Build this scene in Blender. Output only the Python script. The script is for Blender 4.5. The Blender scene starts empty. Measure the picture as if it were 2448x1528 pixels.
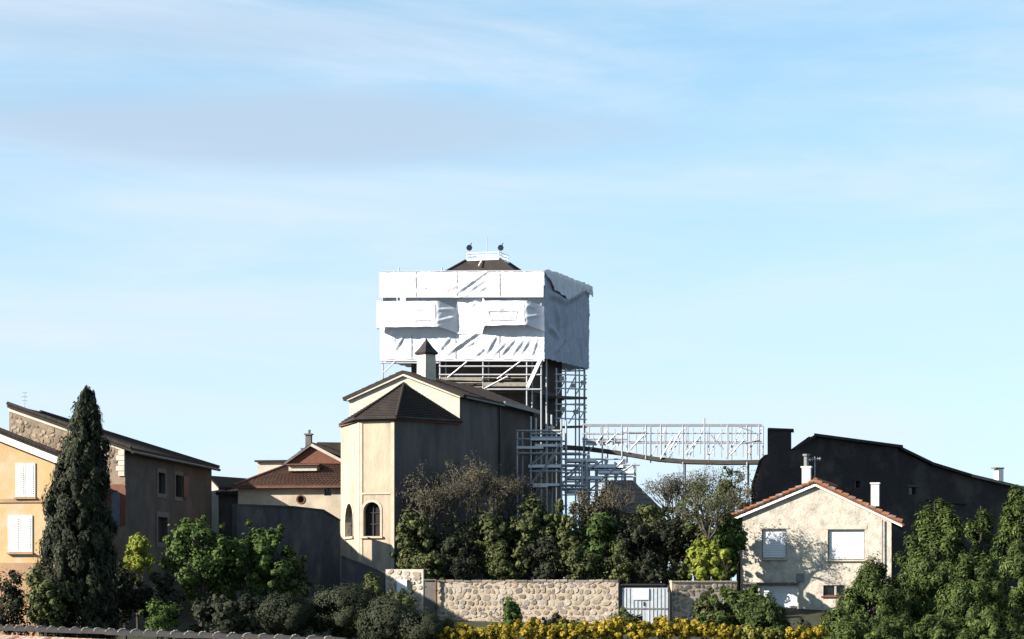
import bpy, math, random
import numpy as np
from mathutils import Vector, Matrix
from mathutils.geometry import tessellate_polygon

scene = bpy.context.scene
R = math.radians
# ------------------------------------------------------------------ camera
K = 0.425                       # frame width / distance
M = K / 2448.0                  # metres per photo pixel and metre of distance
CX, HZ = 1224.0, 1400.0         # optical column, horizon row of the photograph
cam_d = bpy.data.cameras.new('camera'); cam = bpy.data.objects.new('camera', cam_d)
scene.collection.objects.link(cam); scene.camera = cam
cam_d.sensor_width = 36.0; cam_d.lens = 36.0 / K
cam_d.shift_y = (HZ - 764.0) / 2448.0
cam_d.clip_start = 0.5; cam_d.clip_end = 9000
cam.location = (0, 0, 0); cam.rotation_euler = (R(90), 0, 0)
# ------------------------------------------------------------------ sun and sky
SUN_AZ, SUN_EL = R(68), R(26.0)     # degrees left of the line behind the camera, height
sun_v = Vector((-math.sin(SUN_AZ) * math.cos(SUN_EL), -math.cos(SUN_AZ) * math.cos(SUN_EL), math.sin(SUN_EL)))
sd = bpy.data.lights.new('sun', 'SUN'); sd.energy = 5.0; sd.angle = R(0.5); sd.color = (1.0, 0.93, 0.83)
so = bpy.data.objects.new('sun', sd); scene.collection.objects.link(so)
so.rotation_euler = sun_v.to_track_quat('Z', 'Y').to_euler(); so.location = sun_v * 300
world = bpy.data.worlds.new('World'); scene.world = world; world.use_nodes = True
def build_world():
    nt = world.node_tree; N = nt.nodes; L = nt.links; N.clear()
    out = N.new('ShaderNodeOutputWorld'); bg = N.new('ShaderNodeBackground')
    bg.inputs['Strength'].default_value = 0.093
    tc = N.new('ShaderNodeTexCoord')
    # the clear sky: looked up a little above the real elevation (dry clear air, no horizon haze)
    lift = N.new('ShaderNodeVectorMath'); lift.operation = 'ADD'; lift.inputs[1].default_value = (0, 0, 0.12)
    L.new(tc.outputs['Generated'], lift.inputs[0])
    nrm = N.new('ShaderNodeVectorMath'); nrm.operation = 'NORMALIZE'; L.new(lift.outputs[0], nrm.inputs[0])
    sky = N.new('ShaderNodeTexSky'); sky.sky_type = 'NISHITA'; sky.sun_disc = False
    sky.sun_elevation = SUN_EL; sky.sun_rotation = math.atan2(sun_v.x, sun_v.y)
    sky.air_density = 1.0; sky.dust_density = 0.0; sky.ozone_density = 6.0
    L.new(nrm.outputs[0], sky.inputs['Vector'])
    # thin streaky cirrus
    mp = N.new('ShaderNodeMapping'); mp.inputs['Scale'].default_value = (2.4, 2.4, 15); mp.inputs['Rotation'].default_value = (0, R(-5), 0)
    L.new(tc.outputs['Generated'], mp.inputs[0])
    n1 = N.new('ShaderNodeTexNoise'); n1.inputs['Scale'].default_value = 1.5; n1.inputs['Detail'].default_value = 11
    n1.inputs['Roughness'].default_value = 0.62; n1.inputs['Distortion'].default_value = 0.5
    L.new(mp.outputs[0], n1.inputs['Vector'])
    r1 = N.new('ShaderNodeMapRange'); r1.interpolation_type = 'SMOOTHSTEP'
    for i, v in ((1, 0.34), (2, 0.78), (3, 0.0), (4, 0.75)): r1.inputs[i].default_value = v
    L.new(n1.outputs['Fac'], r1.inputs[0])
    def mix(a, b, fac, blend='MIX'):
        m = N.new('ShaderNodeMix'); m.data_type = 'RGBA'; m.blend_type = blend
        for s, v in ((m.inputs[6], a), (m.inputs[7], b), (m.inputs[0], fac)):
            if hasattr(v, 'links') or isinstance(v, bpy.types.NodeSocket): L.new(v, s)
            else: s.default_value = v
        return m.outputs[2]
    n2 = N.new('ShaderNodeTexNoise'); n2.inputs['Scale'].default_value = 3.0; n2.inputs['Detail'].default_value = 5
    L.new(mp.outputs[0], n2.inputs['Vector'])
    def lens(px, py, ax, az, lo, hi, amt, wob=0.5):
        c = Vector(((px - CX) * M, 1, (HZ - py) * M)).normalized()
        s = N.new('ShaderNodeVectorMath'); s.operation = 'SUBTRACT'; s.inputs[1].default_value = c; L.new(tc.outputs['Generated'], s.inputs[0])
        k = N.new('ShaderNodeVectorMath'); k.operation = 'MULTIPLY'; k.inputs[1].default_value = (1 / ax, 1.2, 1 / az); L.new(s.outputs[0], k.inputs[0])
        ln = N.new('ShaderNodeVectorMath'); ln.operation = 'LENGTH'; L.new(k.outputs[0], ln.inputs[0])
        ad = N.new('ShaderNodeMath'); ad.operation = 'MULTIPLY_ADD'; ad.inputs[1].default_value = wob; L.new(n2.outputs['Fac'], ad.inputs[0]); L.new(ln.outputs['Value'], ad.inputs[2])
        mr = N.new('ShaderNodeMapRange'); mr.interpolation_type = 'SMOOTHSTEP'
        for i, v in ((1, lo + wob * .5), (2, hi + wob * .5), (3, amt), (4, 0.0)): mr.inputs[i].default_value = v
        L.new(ad.outputs[0], mr.inputs[0]); return mr.outputs[0]
    white = (3.05, 3.36, 3.8, 1); grey = (2.0, 2.5, 3.1, 1)
    c = mix(sky.outputs[0], (1.26, 1.24, 0.91, 1), 1.0, 'MULTIPLY')
    # milky air towards the horizon, the same all round
    sx = N.new('ShaderNodeSeparateXYZ'); L.new(tc.outputs['Generated'], sx.inputs[0])
    vz = N.new('ShaderNodeMapRange'); vz.interpolation_type = 'SMOOTHSTEP'
    for i, v in ((1, 0.0), (2, 0.33), (3, 0.64), (4, 0.0)): vz.inputs[i].default_value = v
    L.new(sx.outputs['Z'], vz.inputs[0])
    c = mix(c, white, vz.outputs[0])
    c = mix(c, white, r1.outputs[0])
    c = mix(c, white, lens(700, 470, 0.16, 0.016, 0.1, 1.2, 0.35))
    c = mix(c, grey, lens(640, 318, 0.165, 0.0215, 0.35, 1.1, 0.78, 0.8))
    c = mix(c, grey, lens(450, 80, 0.14, 0.016, 0.1, 1.3, 0.45))
    L.new(c, bg.inputs['Color']); L.new(bg.outputs[0], out.inputs[0])
build_world()
vs = scene.view_settings; vs.view_transform = 'Standard'; vs.look = 'None'; vs.gamma = 1; vs.use_curve_mapping = False
vs.exposure = 1.55
scene.cycles.max_bounces = 6; scene.cycles.transparent_max_bounces = 4

# ------------------------------------------------------------------ helpers
rnd = random.Random(11)
COL = scene.collection
ORG = {}
def W(px, py, D): return Vector(((px - CX) * M * D, D, (HZ - py) * M * D))
def tag(o, label, cat, group=None, kind=None):
    if label: o['label'] = label
    if cat: o['category'] = cat
    if group: o['group'] = group
    if kind: o['kind'] = kind
    return o
def thing(name, label, cat, loc, group=None):
    o = bpy.data.objects.new(name, None); COL.objects.link(o); o.location = loc; o.empty_display_size = 0.3
    ORG[o] = Vector(loc); return tag(o, label, cat, group, 'thing' if 'wall' in name else None)
def link(name, me, parent=None, loc=None, quat=None, scale=None):
    o = bpy.data.objects.new(name, me); COL.objects.link(o)
    po = ORG[parent] if parent else Vector((0, 0, 0))
    if parent: o.parent = parent
    if loc is not None: o.location = Vector(loc) - po; ORG[o] = Vector(loc)
    else: ORG[o] = po.copy()
    if quat is not None: o.rotation_mode = 'QUATERNION'; o.rotation_quaternion = quat
    if scale is not None: o.scale = scale
    return o
def mesh(name, V, F, mat, parent=None, smooth=False):
    """V in world coordinates"""
    org = ORG[parent] if parent else Vector((0, 0, 0))
    me = bpy.data.meshes.new(name)
    me.from_pydata([tuple(Vector(v) - org) for v in V], [], [tuple(f) for f in F]); me.materials.append(mat)
    if smooth: me.polygons.foreach_set('use_smooth', [True] * len(me.polygons))
    me.update(); return link(name, me, parent)
def mesh_quads(name, V, mat, parent):
    """V numpy (n,4,3): loose quads"""
    org = np.array(ORG[parent]) if parent else np.zeros(3)
    n = V.shape[0]; co = (V.reshape(-1, 3) - org).astype(np.float32)
    me = bpy.data.meshes.new(name); me.vertices.add(n * 4); me.vertices.foreach_set('co', co.ravel())
    me.loops.add(n * 4); me.loops.foreach_set('vertex_index', np.arange(n * 4, dtype=np.int32))
    me.polygons.add(n); me.polygons.foreach_set('loop_start', np.arange(0, n * 4, 4, dtype=np.int32))
    me.polygons.foreach_set('loop_total', np.full(n, 4, dtype=np.int32))
    me.materials.append(mat); me.update(calc_edges=True); return link(name, me, parent)
class MB:
    def __init__(s): s.V = []; s.F = []
    def add(s, V, F):
        b = len(s.V); s.V += [Vector(v) for v in V]; s.F += [tuple(i + b for i in f) for f in F]; return s
    def box(s, c, ex, ey, ez):
        """centre, three half-extent vectors"""
        c = Vector(c); V = [c + ex * a + ey * b + ez * d for d in (-1, 1) for b in (-1, 1) for a in (-1, 1)]
        return s.add(V, [(0, 2, 3, 1), (4, 5, 7, 6), (0, 1, 5, 4), (2, 6, 7, 3), (0, 4, 6, 2), (1, 3, 7, 5)])
    def tube(s, pts, rads, n=6, cap=True):
        b = len(s.V); rings = len(pts)
        for i, (p, r) in enumerate(zip(pts, rads)):
            p = Vector(p); a = Vector(pts[max(i - 1, 0)]); c = Vector(pts[min(i + 1, rings - 1)])
            d = (c - a).normalized(); u = d.orthogonal().normalized(); v = d.cross(u)
            for k in range(n):
                t = 2 * math.pi * k / n; s.V.append(p + u * (math.cos(t) * r) + v * (math.sin(t) * r))
        for i in range(rings - 1):
            for k in range(n):
                a0 = b + i * n + k; a1 = b + i * n + (k + 1) % n; s.F.append((a0, a1, a1 + n, a0 + n))
        if cap: s.F.append(tuple(b + k for k in reversed(range(n)))); s.F.append(tuple(b + (rings - 1) * n + k for k in range(n)))
        return s
    def build(s, name, mat, parent=None, smooth=False): return mesh(name, s.V, s.F, mat, parent, smooth)
UZ = Vector((0, 0, 1))
class Plane:
    """upright plane: start point, horizontal unit direction running to the right; n points to the camera side"""
    def __init__(s, P0, P1):
        s.o = Vector((P0[0], P0[1], 0)); d = Vector((P1[0] - P0[0], P1[1] - P0[1], 0)); s.len = d.length; s.e = d.normalized()
        s.n = Vector((s.e.y, -s.e.x, 0))
    def uz(s, px, py):
        a = (px - CX) * M; t = (a * s.o.y - s.o.x) / (s.e.x - a * s.e.y)
        return (t, (HZ - py) * M * (s.o.y + s.e.y * t))
    def pt(s, t, z, d=0.0): return s.o + s.e * t + s.n * d + UZ * z
    def at(s, px, py, d=0.0): t, z = s.uz(px, py); return s.pt(t, z, d)
    def rect(s, x0, y0, x1, y1):
        a = s.uz(x0, y1); b = s.uz(x1, y0); return [(a[0], a[1]), (b[0], a[1]), (b[0], b[1]), (a[0], b[1])]
    def shift(s, d):
        q = Plane((0, 0), (1, 0)); q.o = s.o + s.n * d; q.e = s.e; q.n = s.n; q.len = s.len; return q
def arch(pl, x0, y0, x1, y1, n=8):
    (a, zb) = pl.uz(x0, y1); (b, zt) = pl.uz(x1, y0); r = (b - a) / 2; zc = zt - r
    return [(a, zb), (b, zb)] + [(a + r + r * math.cos(math.pi * i / n), zc + r * math.sin(math.pi * i / n)) for i in range(n + 1)]
def grow(poly, k):
    cx = sum(p[0] for p in poly) / len(poly); cz = sum(p[1] for p in poly) / len(poly)
    return [(p[0] + k * (1 if p[0] > cx else -1 if p[0] < cx else 0), p[1] + k * (1 if p[1] > cz else -1)) for p in poly]
def wall(name, pl, outline, holes, mat, parent, reveal=0.22, d=0.0, thick=None):
    loops = [outline] + list(holes); flat = [p for l in loops for p in l]
    tris = tessellate_polygon([[Vector((p[0], p[1], 0)) for p in l] for l in loops])
    V = [pl.pt(p[0], p[1], d) for p in flat]; F = []
    for t in tris:
        a, b, c = (V[i] for i in t)
        F.append(t if (b - a).cross(c - a).dot(pl.n) > 0 else (t[0], t[2], t[1]))
    todo = list(holes) if thick is None else loops
    for l in todo:
        dd = reveal if thick is None else thick
        b = len(V); n = len(l); V += [pl.pt(p[0], p[1], d) for p in l] + [pl.pt(p[0], p[1], d - dd) for p in l]
        F += [(b + i, b + (i + 1) % n, b + n + (i + 1) % n, b + n + i) for i in range(n)]
    return mesh(name, V, F, mat, parent)
def slab(name, pl, poly, d0, d1, mat, parent, along=None):
    """poly (t,z) extruded from depth d0 to d1 along the normal, closed"""
    tris = tessellate_polygon([[Vector((p[0], p[1], 0)) for p in poly]]); n = len(poly)
    V = [pl.pt(p[0], p[1], d0) for p in poly] + [pl.pt(p[0], p[1], d1) if along is None else pl.pt(p[0], p[1], d0) + Vector(along) for p in poly]
    F = [tuple(t) for t in tris] + [tuple(i + n for i in reversed(t)) for t in tris] + [(i, (i + 1) % n, n + (i + 1) % n, n + i) for i in range(n)]
    return mesh(name, V, F, mat, parent)
def pane(name, pl, poly, d, mat, parent, th=0.04): return slab(name, pl, poly, d, d - th, mat, parent)
def ring(name, pl, outer, inner, d0, d1, mat, parent):
    """frame between two loops of equal count"""
    n = len(outer); V = []
    for d in (d0, d1):
        V += [pl.pt(p[0], p[1], d) for p in outer] + [pl.pt(p[0], p[1], d) for p in inner]
    F = []
    for i in range(n):
        j = (i + 1) % n
        F += [(i, j, n + j, n + i), (2 * n + i, 3 * n + i, 3 * n + j, 2 * n + j), (i, 2 * n + i, 2 * n + j, j), (n + i, n + j, 3 * n + j, 3 * n + i)]
    return mesh(name, V, F, mat, parent)
def tiled(name, A, B, C, D, mat, parent, pitch=0.24, amp=0.045, th=0.12, rows=None):
    """roof sheet of barrel tiles: A,B along the eave (left,right), D,C along the top. Corrugated across, stepped down the slope."""
    A, B, C, D = map(Vector, (A, B, C, D)); nu = max(2, int(max((B - A).length, (C - D).length) / pitch)) * 4
    ls = ((D - A).length + (C - B).length) / 2; nv = rows or max(2, int(ls / 0.4))
    nor = (B - A).cross(D - A).normalized()
    if nor.z < 0: nor = -nor
    V = []; F = []
    for j in range(nv):
        for jj in (0, 1):
            v = (j + jj) / nv
            for i in range(nu + 1):
                u = i / nu; p = (A + (B - A) * u) * (1 - v) + (D + (C - D) * u) * v
                ph = (i % 4); h = amp * (1, 0.3, -1, 0.3)[ph]
                V.append(p + nor * (h + (0.035 if jj == 0 else 0.0)))
    w = nu + 1
    for j in range(nv * 2 - 1):
        for i in range(nu): F.append((j * w + i, j * w + i + 1, (j + 1) * w + i + 1, (j + 1) * w + i))
    b = len(V); V += [p - nor * th for p in (A, B, C, D)]; F.append((b, b + 3, b + 2, b + 1))
    F += [(0, b, b + 1, w - 1)]
    t0 = (nv * 2 - 1) * w; F += [(t0, t0 + w - 1, b + 2, b + 3), (0, t0, b + 3, b), (w - 1, b + 1, b + 2, t0 + w - 1)]
    return mesh(name, V, F, mat, parent)

# ------------------------------------------------------------------ materials
ALB = 0.60      # overall tone of the masonry colours
def mat(name, c1, c2=None, rough=0.9, scale=1.5, detail=6, c3=None, s3=0.5, lo3=0.5, hi3=0.7, bump=0.0, bscale=12, stretch=(1, 1, 1), metal=0.0, transl=0.0, spec=0.3, lo=0.35, hi=0.65):
    k = 1.0 if name.startswith('white') or metal else ALB
    c1 = tuple(v * k for v in c1); c2 = c2 and tuple(v * k for v in c2); c3 = c3 and tuple(v * k for v in c3)
    m = bpy.data.materials.new(name); m.use_nodes = True; nt = m.node_tree; N = nt.nodes; L = nt.links
    b = N['Principled BSDF']; out = N['Material Output']
    b.inputs['Roughness'].default_value = rough; b.inputs['Metallic'].default_value = metal
    b.inputs['Specular IOR Level'].default_value = spec
    g = N.new('ShaderNodeNewGeometry'); mp = N.new('ShaderNodeMapping'); mp.inputs['Scale'].default_value = stretch; L.new(g.outputs['Position'], mp.inputs[0])
    col = None
    def noise(s, dt):
        n = N.new('ShaderNodeTexNoise'); n.inputs['Scale'].default_value = s; n.inputs['Detail'].default_value = dt; n.inputs['Roughness'].default_value = 0.6
        L.new(mp.outputs[0], n.inputs['Vector']); return n.outputs['Fac']
    def rng(s, lo, hi):
        r = N.new('ShaderNodeMapRange'); r.inputs[1].default_value = lo; r.inputs[2].default_value = hi; L.new(s, r.inputs[0]); return r.outputs[0]
    def mix(a, c, f):
        x = N.new('ShaderNodeMix'); x.data_type = 'RGBA'; L.new(f, x.inputs[0])
        for s, v in ((x.inputs[6], a), (x.inputs[7], c)):
            if isinstance(v, bpy.types.NodeSocket): L.new(v, s)
            else: s.default_value = (*v, 1)
        return x.outputs[2]
    if c2:
        col = mix(c1, c2, rng(noise(scale, detail), lo, hi))
        if c3: col = mix(col, c3, rng(noise(s3, 5), lo3, hi3))
        L.new(col, b.inputs['Base Color'])
    else: b.inputs['Base Color'].default_value = (*c1, 1)
    if bump:
        bp = N.new('ShaderNodeBump'); bp.inputs['Strength'].default_value = bump; bp.inputs['Distance'].default_value = 0.04
        L.new(noise(bscale, 6), bp.inputs['Height']); L.new(bp.outputs[0], b.inputs['Normal'])
    if transl:
        t = N.new('ShaderNodeBsdfTranslucent'); ms = N.new('ShaderNodeMixShader'); ms.inputs[0].default_value = transl
        if col: L.new(col, t.inputs['Color'])
        else: t.inputs['Color'].default_value = (*c1, 1)
        L.new(b.outputs[0], ms.inputs[1]); L.new(t.outputs[0], ms.inputs[2]); L.new(ms.outputs[0], out.inputs[0])
    return m
def leafmat(name, c1, c2, c3=None, transl=0.08, scale=0.7):
    m = bpy.data.materials.new(name); m.use_nodes = True; nt = m.node_tree; N = nt.nodes; L = nt.links
    b = N['Principled BSDF']; out = N['Material Output']; b.inputs['Roughness'].default_value = 0.75; b.inputs['Specular IOR Level'].default_value = 0.15
    g = N.new('ShaderNodeNewGeometry')
    n = N.new('ShaderNodeTexNoise'); n.inputs['Scale'].default_value = scale; n.inputs['Detail'].default_value = 2; L.new(g.outputs['Position'], n.inputs['Vector'])
    ad = N.new('ShaderNodeMath'); ad.operation = 'MULTIPLY_ADD'; ad.inputs[1].default_value = 0.75; L.new(g.outputs['Random Per Island'], ad.inputs[0])
    su = N.new('ShaderNodeMath'); su.operation = 'SUBTRACT'; su.inputs[1].default_value = 0.38; L.new(n.outputs['Fac'], su.inputs[0]); L.new(su.outputs[0], ad.inputs[2])
    cr = N.new('ShaderNodeValToRGB'); e = cr.color_ramp.elements; e[0].position = 0.1; e[0].color = (*c1, 1); e[1].position = 0.75; e[1].color = (*c2, 1)
    if c3: x = e.new(0.95); x.color = (*c3, 1)
    L.new(ad.outputs[0], cr.inputs[0]); L.new(cr.outputs[0], b.inputs['Base Color'])
    t = N.new('ShaderNodeBsdfTranslucent'); L.new(cr.outputs[0], t.inputs['Color'])
    ms = N.new('ShaderNodeMixShader'); ms.inputs[0].default_value = transl
    L.new(b.outputs[0], ms.inputs[1]); L.new(t.outputs[0], ms.inputs[2]); L.new(ms.outputs[0], out.inputs[0]); return m
MT = dict(
    tarp=mat('white_tarpaulin', (.5076, .5161, .5457), (.4568, .4653, .4991), rough=.5, scale=.6, transl=.03),
    net=mat('blue_grey_debris_net', (.46, .50, .60), (.38, .42, .52), rough=.7, scale=1.2),  # tarpaulin with the blue shade of the right side in its colour
    tarp_band=mat('tarpaulin_seam', (.50, .52, .56), rough=.5),  # also colours the bars painted in for the crease shade
    apse=mat('cream_render', (.6789, .5556, .3966), (.4869, .3970, .2880), scale=.9, c3=(.3689, .3172, .2592), s3=.6, lo3=.47, hi3=.66, bump=.5, bscale=7, stretch=(1.3, 1.3, .45)),
    apse_trim=mat('pale_stone_trim', (.6951, .5916, .4484), (.5613, .4733, .3559), scale=2, bump=.3),
    gable=mat('pale_gable_render', (.7364, .6752, .5531), (.5892, .5236, .4186), scale=1.4, stretch=(1, 1, 3), bump=.3),
    nave=mat('grey_roughcast', (.1312, .1230, .1189), (.0861, .0804, .0804), scale=1.3, c3=(.1722, .1517, .1312), s3=.5, lo3=.45, hi3=.7, bump=.6, stretch=(1.4, 1.4, .4)),  # nave grey, also carries the painted shade of the apse's right face
    dark_tile=mat('weathered_dark_tile', (.0476, .0348, .0289), (.0289, .0229, .0204), scale=2.5, bump=.4, c3=(.0706, .0544, .0382), s3=1.2, lo3=.55, hi3=.75),  # on the near lower slope its dark stands for shade between cover tiles
    brown_tile=mat('brown_clay_tile', (.1965, .0977, .0656), (.1290, .0697, .0512), scale=2.0, c3=(.2565, .1674, .1232), s3=1.5, lo3=.55, hi3=.8, bump=.3),
    red_tile=mat('terracotta_tile', (.36, .145, .075), (.24, .095, .055), scale=3.5, c3=(.45, .30, .20), s3=2.5, lo3=.55, hi3=.7, bump=.3),
    pink_tile=mat('old_pink_clay_tile', (.33, .19, .145), (.20, .10, .075), scale=5, c3=(.42, .33, .28), s3=3, lo3=.5, hi3=.75, bump=.4),
    pale_tile=mat('sun_bleached_tile', (.62, .44, .37), (.46, .29, .23), scale=5, c3=(.7, .6, .54), s3=3, bump=.4),  # paler pink for most cover tiles of the near slope
    ridge=mat('lichen_grey_ridge_tile', (.0277, .0248, .0232), (.0165, .0150, .0150), scale=5, c3=(.0413, .0277, .0225), s3=3, bump=.5),
    mortar_pale=mat('pale_mortar', (.350, .322, .280), (.280, .252, .224), scale=8, bump=.5),
    orange=mat('orange_render', (.7290, .5080, .2662), (.6210, .4108, .2025), scale=1.2, c3=(.6480, .5599, .4312), s3=.8, bump=.25),
    orange_low=mat('worn_orange_render', (.5720, .3438, .1820), (.4290, .2691, .1638), scale=1.2, bump=.3),
    white=mat('white_paint', (.62, .615, .60), (.54, .53, .51), scale=2, rough=.55),
    white_pvc=mat('white_plastic', (.60, .605, .62), rough=.4),
    soffit=mat('white_painted_soffit', (.864, .792, .696), (.744, .672, .588), scale=3),
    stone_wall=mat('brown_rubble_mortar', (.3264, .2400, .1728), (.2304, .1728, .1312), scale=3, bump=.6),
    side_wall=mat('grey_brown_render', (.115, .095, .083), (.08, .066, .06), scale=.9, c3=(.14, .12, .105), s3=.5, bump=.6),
    trim=mat('grey_stone_surround', (.20, .18, .165), (.16, .145, .13), scale=3, bump=.3),
    brick=mat('red_brick', (.23, .09, .055), (.17, .075, .05), scale=5, bump=.4),
    cream=mat('cream_house_render', (.6925, .5825, .4458), (.5540, .4582, .3448), scale=1.0, c3=(.4576, .3751, .2873), s3=1.1, lo3=.5, hi3=.75, bump=.4),
    pale=mat('pale_limewash', (.690, .632, .529), (.575, .517, .425), scale=1.5, bump=.3),
    mortar=mat('lime_mortar', (.616, .504, .371), (.490, .392, .280), scale=4, bump=.6),
    rough=mat('patchy_roughcast', (.7632, .6930, .5762), (.5452, .4796, .3927), scale=2.6, detail=9, c3=(.4088, .3575, .3041), s3=1.6, lo3=.56, hi3=.72, bump=.9, bscale=9),
    court=mat('slate_grey_render', (.10, .095, .10), (.062, .058, .062), scale=1.6, c3=(.17, .15, .125), s3=.7, lo3=.5, hi3=.68, bump=.8, stretch=(1.2, 1.2, .5)),  # dark grey holding the shade of the two added walls
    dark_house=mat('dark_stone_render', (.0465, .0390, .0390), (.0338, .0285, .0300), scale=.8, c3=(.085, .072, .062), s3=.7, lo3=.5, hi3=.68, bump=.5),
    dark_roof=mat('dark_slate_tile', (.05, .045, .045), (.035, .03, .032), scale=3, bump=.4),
    lit_roof=mat('grey_lichen_tile', (.28, .24, .19), (.18, .155, .125), scale=4, bump=.4),  # lighter roof tile with sunlight put into its colour
    tower=mat('tower_brick_dark', (.13, .10, .08), (.085, .07, .06), scale=1.5, bump=.5),
    steel=mat('galvanised_steel', (.3413, .3488, .3637), (.2787, .2863, .3025), scale=5, rough=.45, metal=.35),
    plank=mat('scaffold_plank', (.320, .288, .240), (.224, .200, .168), scale=4),
    plank_dark=mat('scaffold_toe_board', (.10, .085, .07), (.07, .06, .05), scale=4),
    metal_dark=mat('dark_metal', (.03, .03, .035), rough=.5),
    lamp=mat('dark_blue_lamp_housing', (.035, .05, .09), rough=.4),
    gate=mat('grey_gate_sheet', (.7540, .7830, .8120), (.6090, .6380, .6670), scale=4, rough=.55),
    blue_shutter=mat('pale_blue_shutter', (.22, .24, .31), (.18, .19, .26), scale=4),
    glass=mat('dark_glass', (.012, .014, .018), rough=.12, spec=.5),
    dark_in=mat('dark_opening', (.02, .018, .018), rough=.9),
    rust=mat('rusty_pipe', (.17, .085, .05), (.10, .055, .04), scale=6, rough=.7),
    redwood=mat('red_brown_frame', (.15, .045, .04), rough=.6),
    orange_pl=mat('orange_plastic', (.62, .22, .04), rough=.5),
    zinc=mat('zinc_flashing', (.30, .29, .28), (.22, .21, .2), scale=4, rough=.6),
    soil=mat('dry_grass_soil', (.05, .055, .022), (.03, .03, .014), scale=1.6, c3=(.075, .07, .03), s3=.3, bump=.6, bscale=4),
    bark=mat('grey_brown_bark', (.085, .068, .052), (.055, .045, .036), scale=6, bump=.5),
    twig=mat('pale_bare_twig', (.1325, .1163, .0881), (.0858, .0740, .0563), scale=5),
    L_cyp=leafmat('cypress_foliage', (.0062, .0094, .0057), (.0311, .0353, .0186), (.0518, .0570, .0321), transl=.08, scale=1.2),
    L_olive=leafmat('olive_foliage', (.0213, .0282, .0095), (.0711, .0801, .0273), (.1066, .1139, .0445)),
    L_dark=leafmat('dark_evergreen_foliage', (.0067, .0086, .0048), (.0277, .0315, .0162), (.0430, .0468, .0263), transl=.1),
    L_green=leafmat('green_foliage', (.0241, .0437, .0104), (.0515, .0834, .0173), (.0824, .1193, .0289)),
    L_lime=leafmat('yellow_green_foliage', (.12, .15, .02), (.24, .27, .045), (.32, .30, .06), transl=.3),
    L_pine=leafmat('pine_foliage', (.0127, .0230, .0066), (.0604, .0840, .0192), (.1066, .1317, .0359), transl=.12, scale=1.0),
    L_brown=leafmat('dry_brown_foliage', (.0450, .0394, .0272), (.0780, .0689, .0442), (.0960, .0853, .0544)),
    L_vine=leafmat('autumn_vine_foliage', (.0855, .0848, .0135), (.3249, .2294, .0198), (.4275, .3292, .0450), transl=.3, scale=1.5),
    L_vine_green=leafmat('turning_vine_foliage', (.06, .07, .015), (.16, .15, .025), (.38, .26, .04), transl=.15, scale=1.5),
    L_hedge=leafmat('clipped_hedge_foliage', (.0145, .0186, .0093), (.0284, .0331, .0166), (.0388, .0440, .0232), transl=.08),
)
def stonemat(i, c):
    return mat('field_stone_%s' % 'abcdef'[i], c, tuple(x * .72 for x in c), scale=6, detail=5, bump=.6, bscale=14)
STONES = [stonemat(i, c) for i, c in enumerate([(.47, .385, .30), (.37, .305, .245), (.60, .53, .44), (.26, .225, .195), (.44, .34, .26), (.38, .34, .31)])]
BSTONES = [mat('brown_house_stone_%s' % 'abc'[i], c, tuple(x * .7 for x in c), scale=6, bump=.6) for i, c in enumerate([(.38, .29, .20), (.25, .19, .135), (.50, .40, .29)])]

# ------------------------------------------------------------------ terrain
def terrain(x, y):
    ks = [(-60, -1.7), (3, -1.75), (14, -4.2), (26, -6.0), (50, -6.0), (85, -3.4), (104, -2.75), (118, -2.3), (126, -1.95), (128.5, -1.6), (133, -.9), (142, -.2), (170, .2), (215, -3), (300, -9), (900, -14), (4000, -14)]
    z = ks[-1][1]
    for (a, za), (b, zb) in zip(ks, ks[1:]):
        if y <= b:
            t = max(0, (y - a) / (b - a)); t = t * t * (3 - 2 * t); z = za + (zb - za) * t; break
    return z + .12 * math.sin(x * .31 + y * .17) * (1 if 60 < y < 126 else .3)
def make_ground():
    xs = [-3000, -1200, -500, -200, -100] + list(np.linspace(-70, 70, 57)) + [100, 200, 500, 1200, 3000]
    ys = [-60, -20, 0] + list(np.linspace(6, 60, 19)) + list(np.linspace(64, 220, 66)) + [260, 320, 420, 600, 900, 1600, 4000]
    V = [(x, y, terrain(x, y)) for y in ys for x in xs]; w = len(xs)
    F = [(j * w + i, j * w + i + 1, (j + 1) * w + i + 1, (j + 1) * w + i) for j in range(len(ys) - 1) for i in range(w - 1)]
    o = mesh('ground', V, F, MT['soil'], None, True); o['kind'] = 'structure'
make_ground()

# ------------------------------------------------------------------ shared little meshes
def unit_cyl(n=8):
    mb = MB(); mb.tube([(0, 0, -.5), (0, 0, .5)], [1, 1], n); me = bpy.data.meshes.new('tube')
    me.from_pydata([tuple(v) for v in mb.V], [], mb.F); return me
_cyl = {}
def tube(name, parent, p, q, r, m):
    if m not in _cyl: c = unit_cyl(); c.materials.append(MT[m]); _cyl[m] = c
    p, q = Vector(p), Vector(q); d = q - p
    return link(name, _cyl[m], parent, (p + q) / 2, d.to_track_quat('Z', 'Y'), (r, r, d.length))
_box = {}
def bar(name, parent, p, q, w, h, m):
    """board from p to q, width w (across), height h"""
    if m not in _box:
        mb = MB().box((0, 0, 0), Vector((.5, 0, 0)), Vector((0, .5, 0)), Vector((0, 0, .5))); me = bpy.data.meshes.new('board')
        me.from_pydata([tuple(v) for v in mb.V], [], mb.F); me.materials.append(MT[m]); _box[m] = me
    p, q = Vector(p), Vector(q); d = (q - p); x = d.normalized(); y = UZ.cross(x); y = y.normalized() if y.length > 1e-4 else Vector((0, 1, 0)); z = x.cross(y)
    quat = Matrix((x, y, z)).transposed().to_quaternion()
    return link(name, _box[m], parent, (p + q) / 2, quat, (d.length, w, h))
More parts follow.
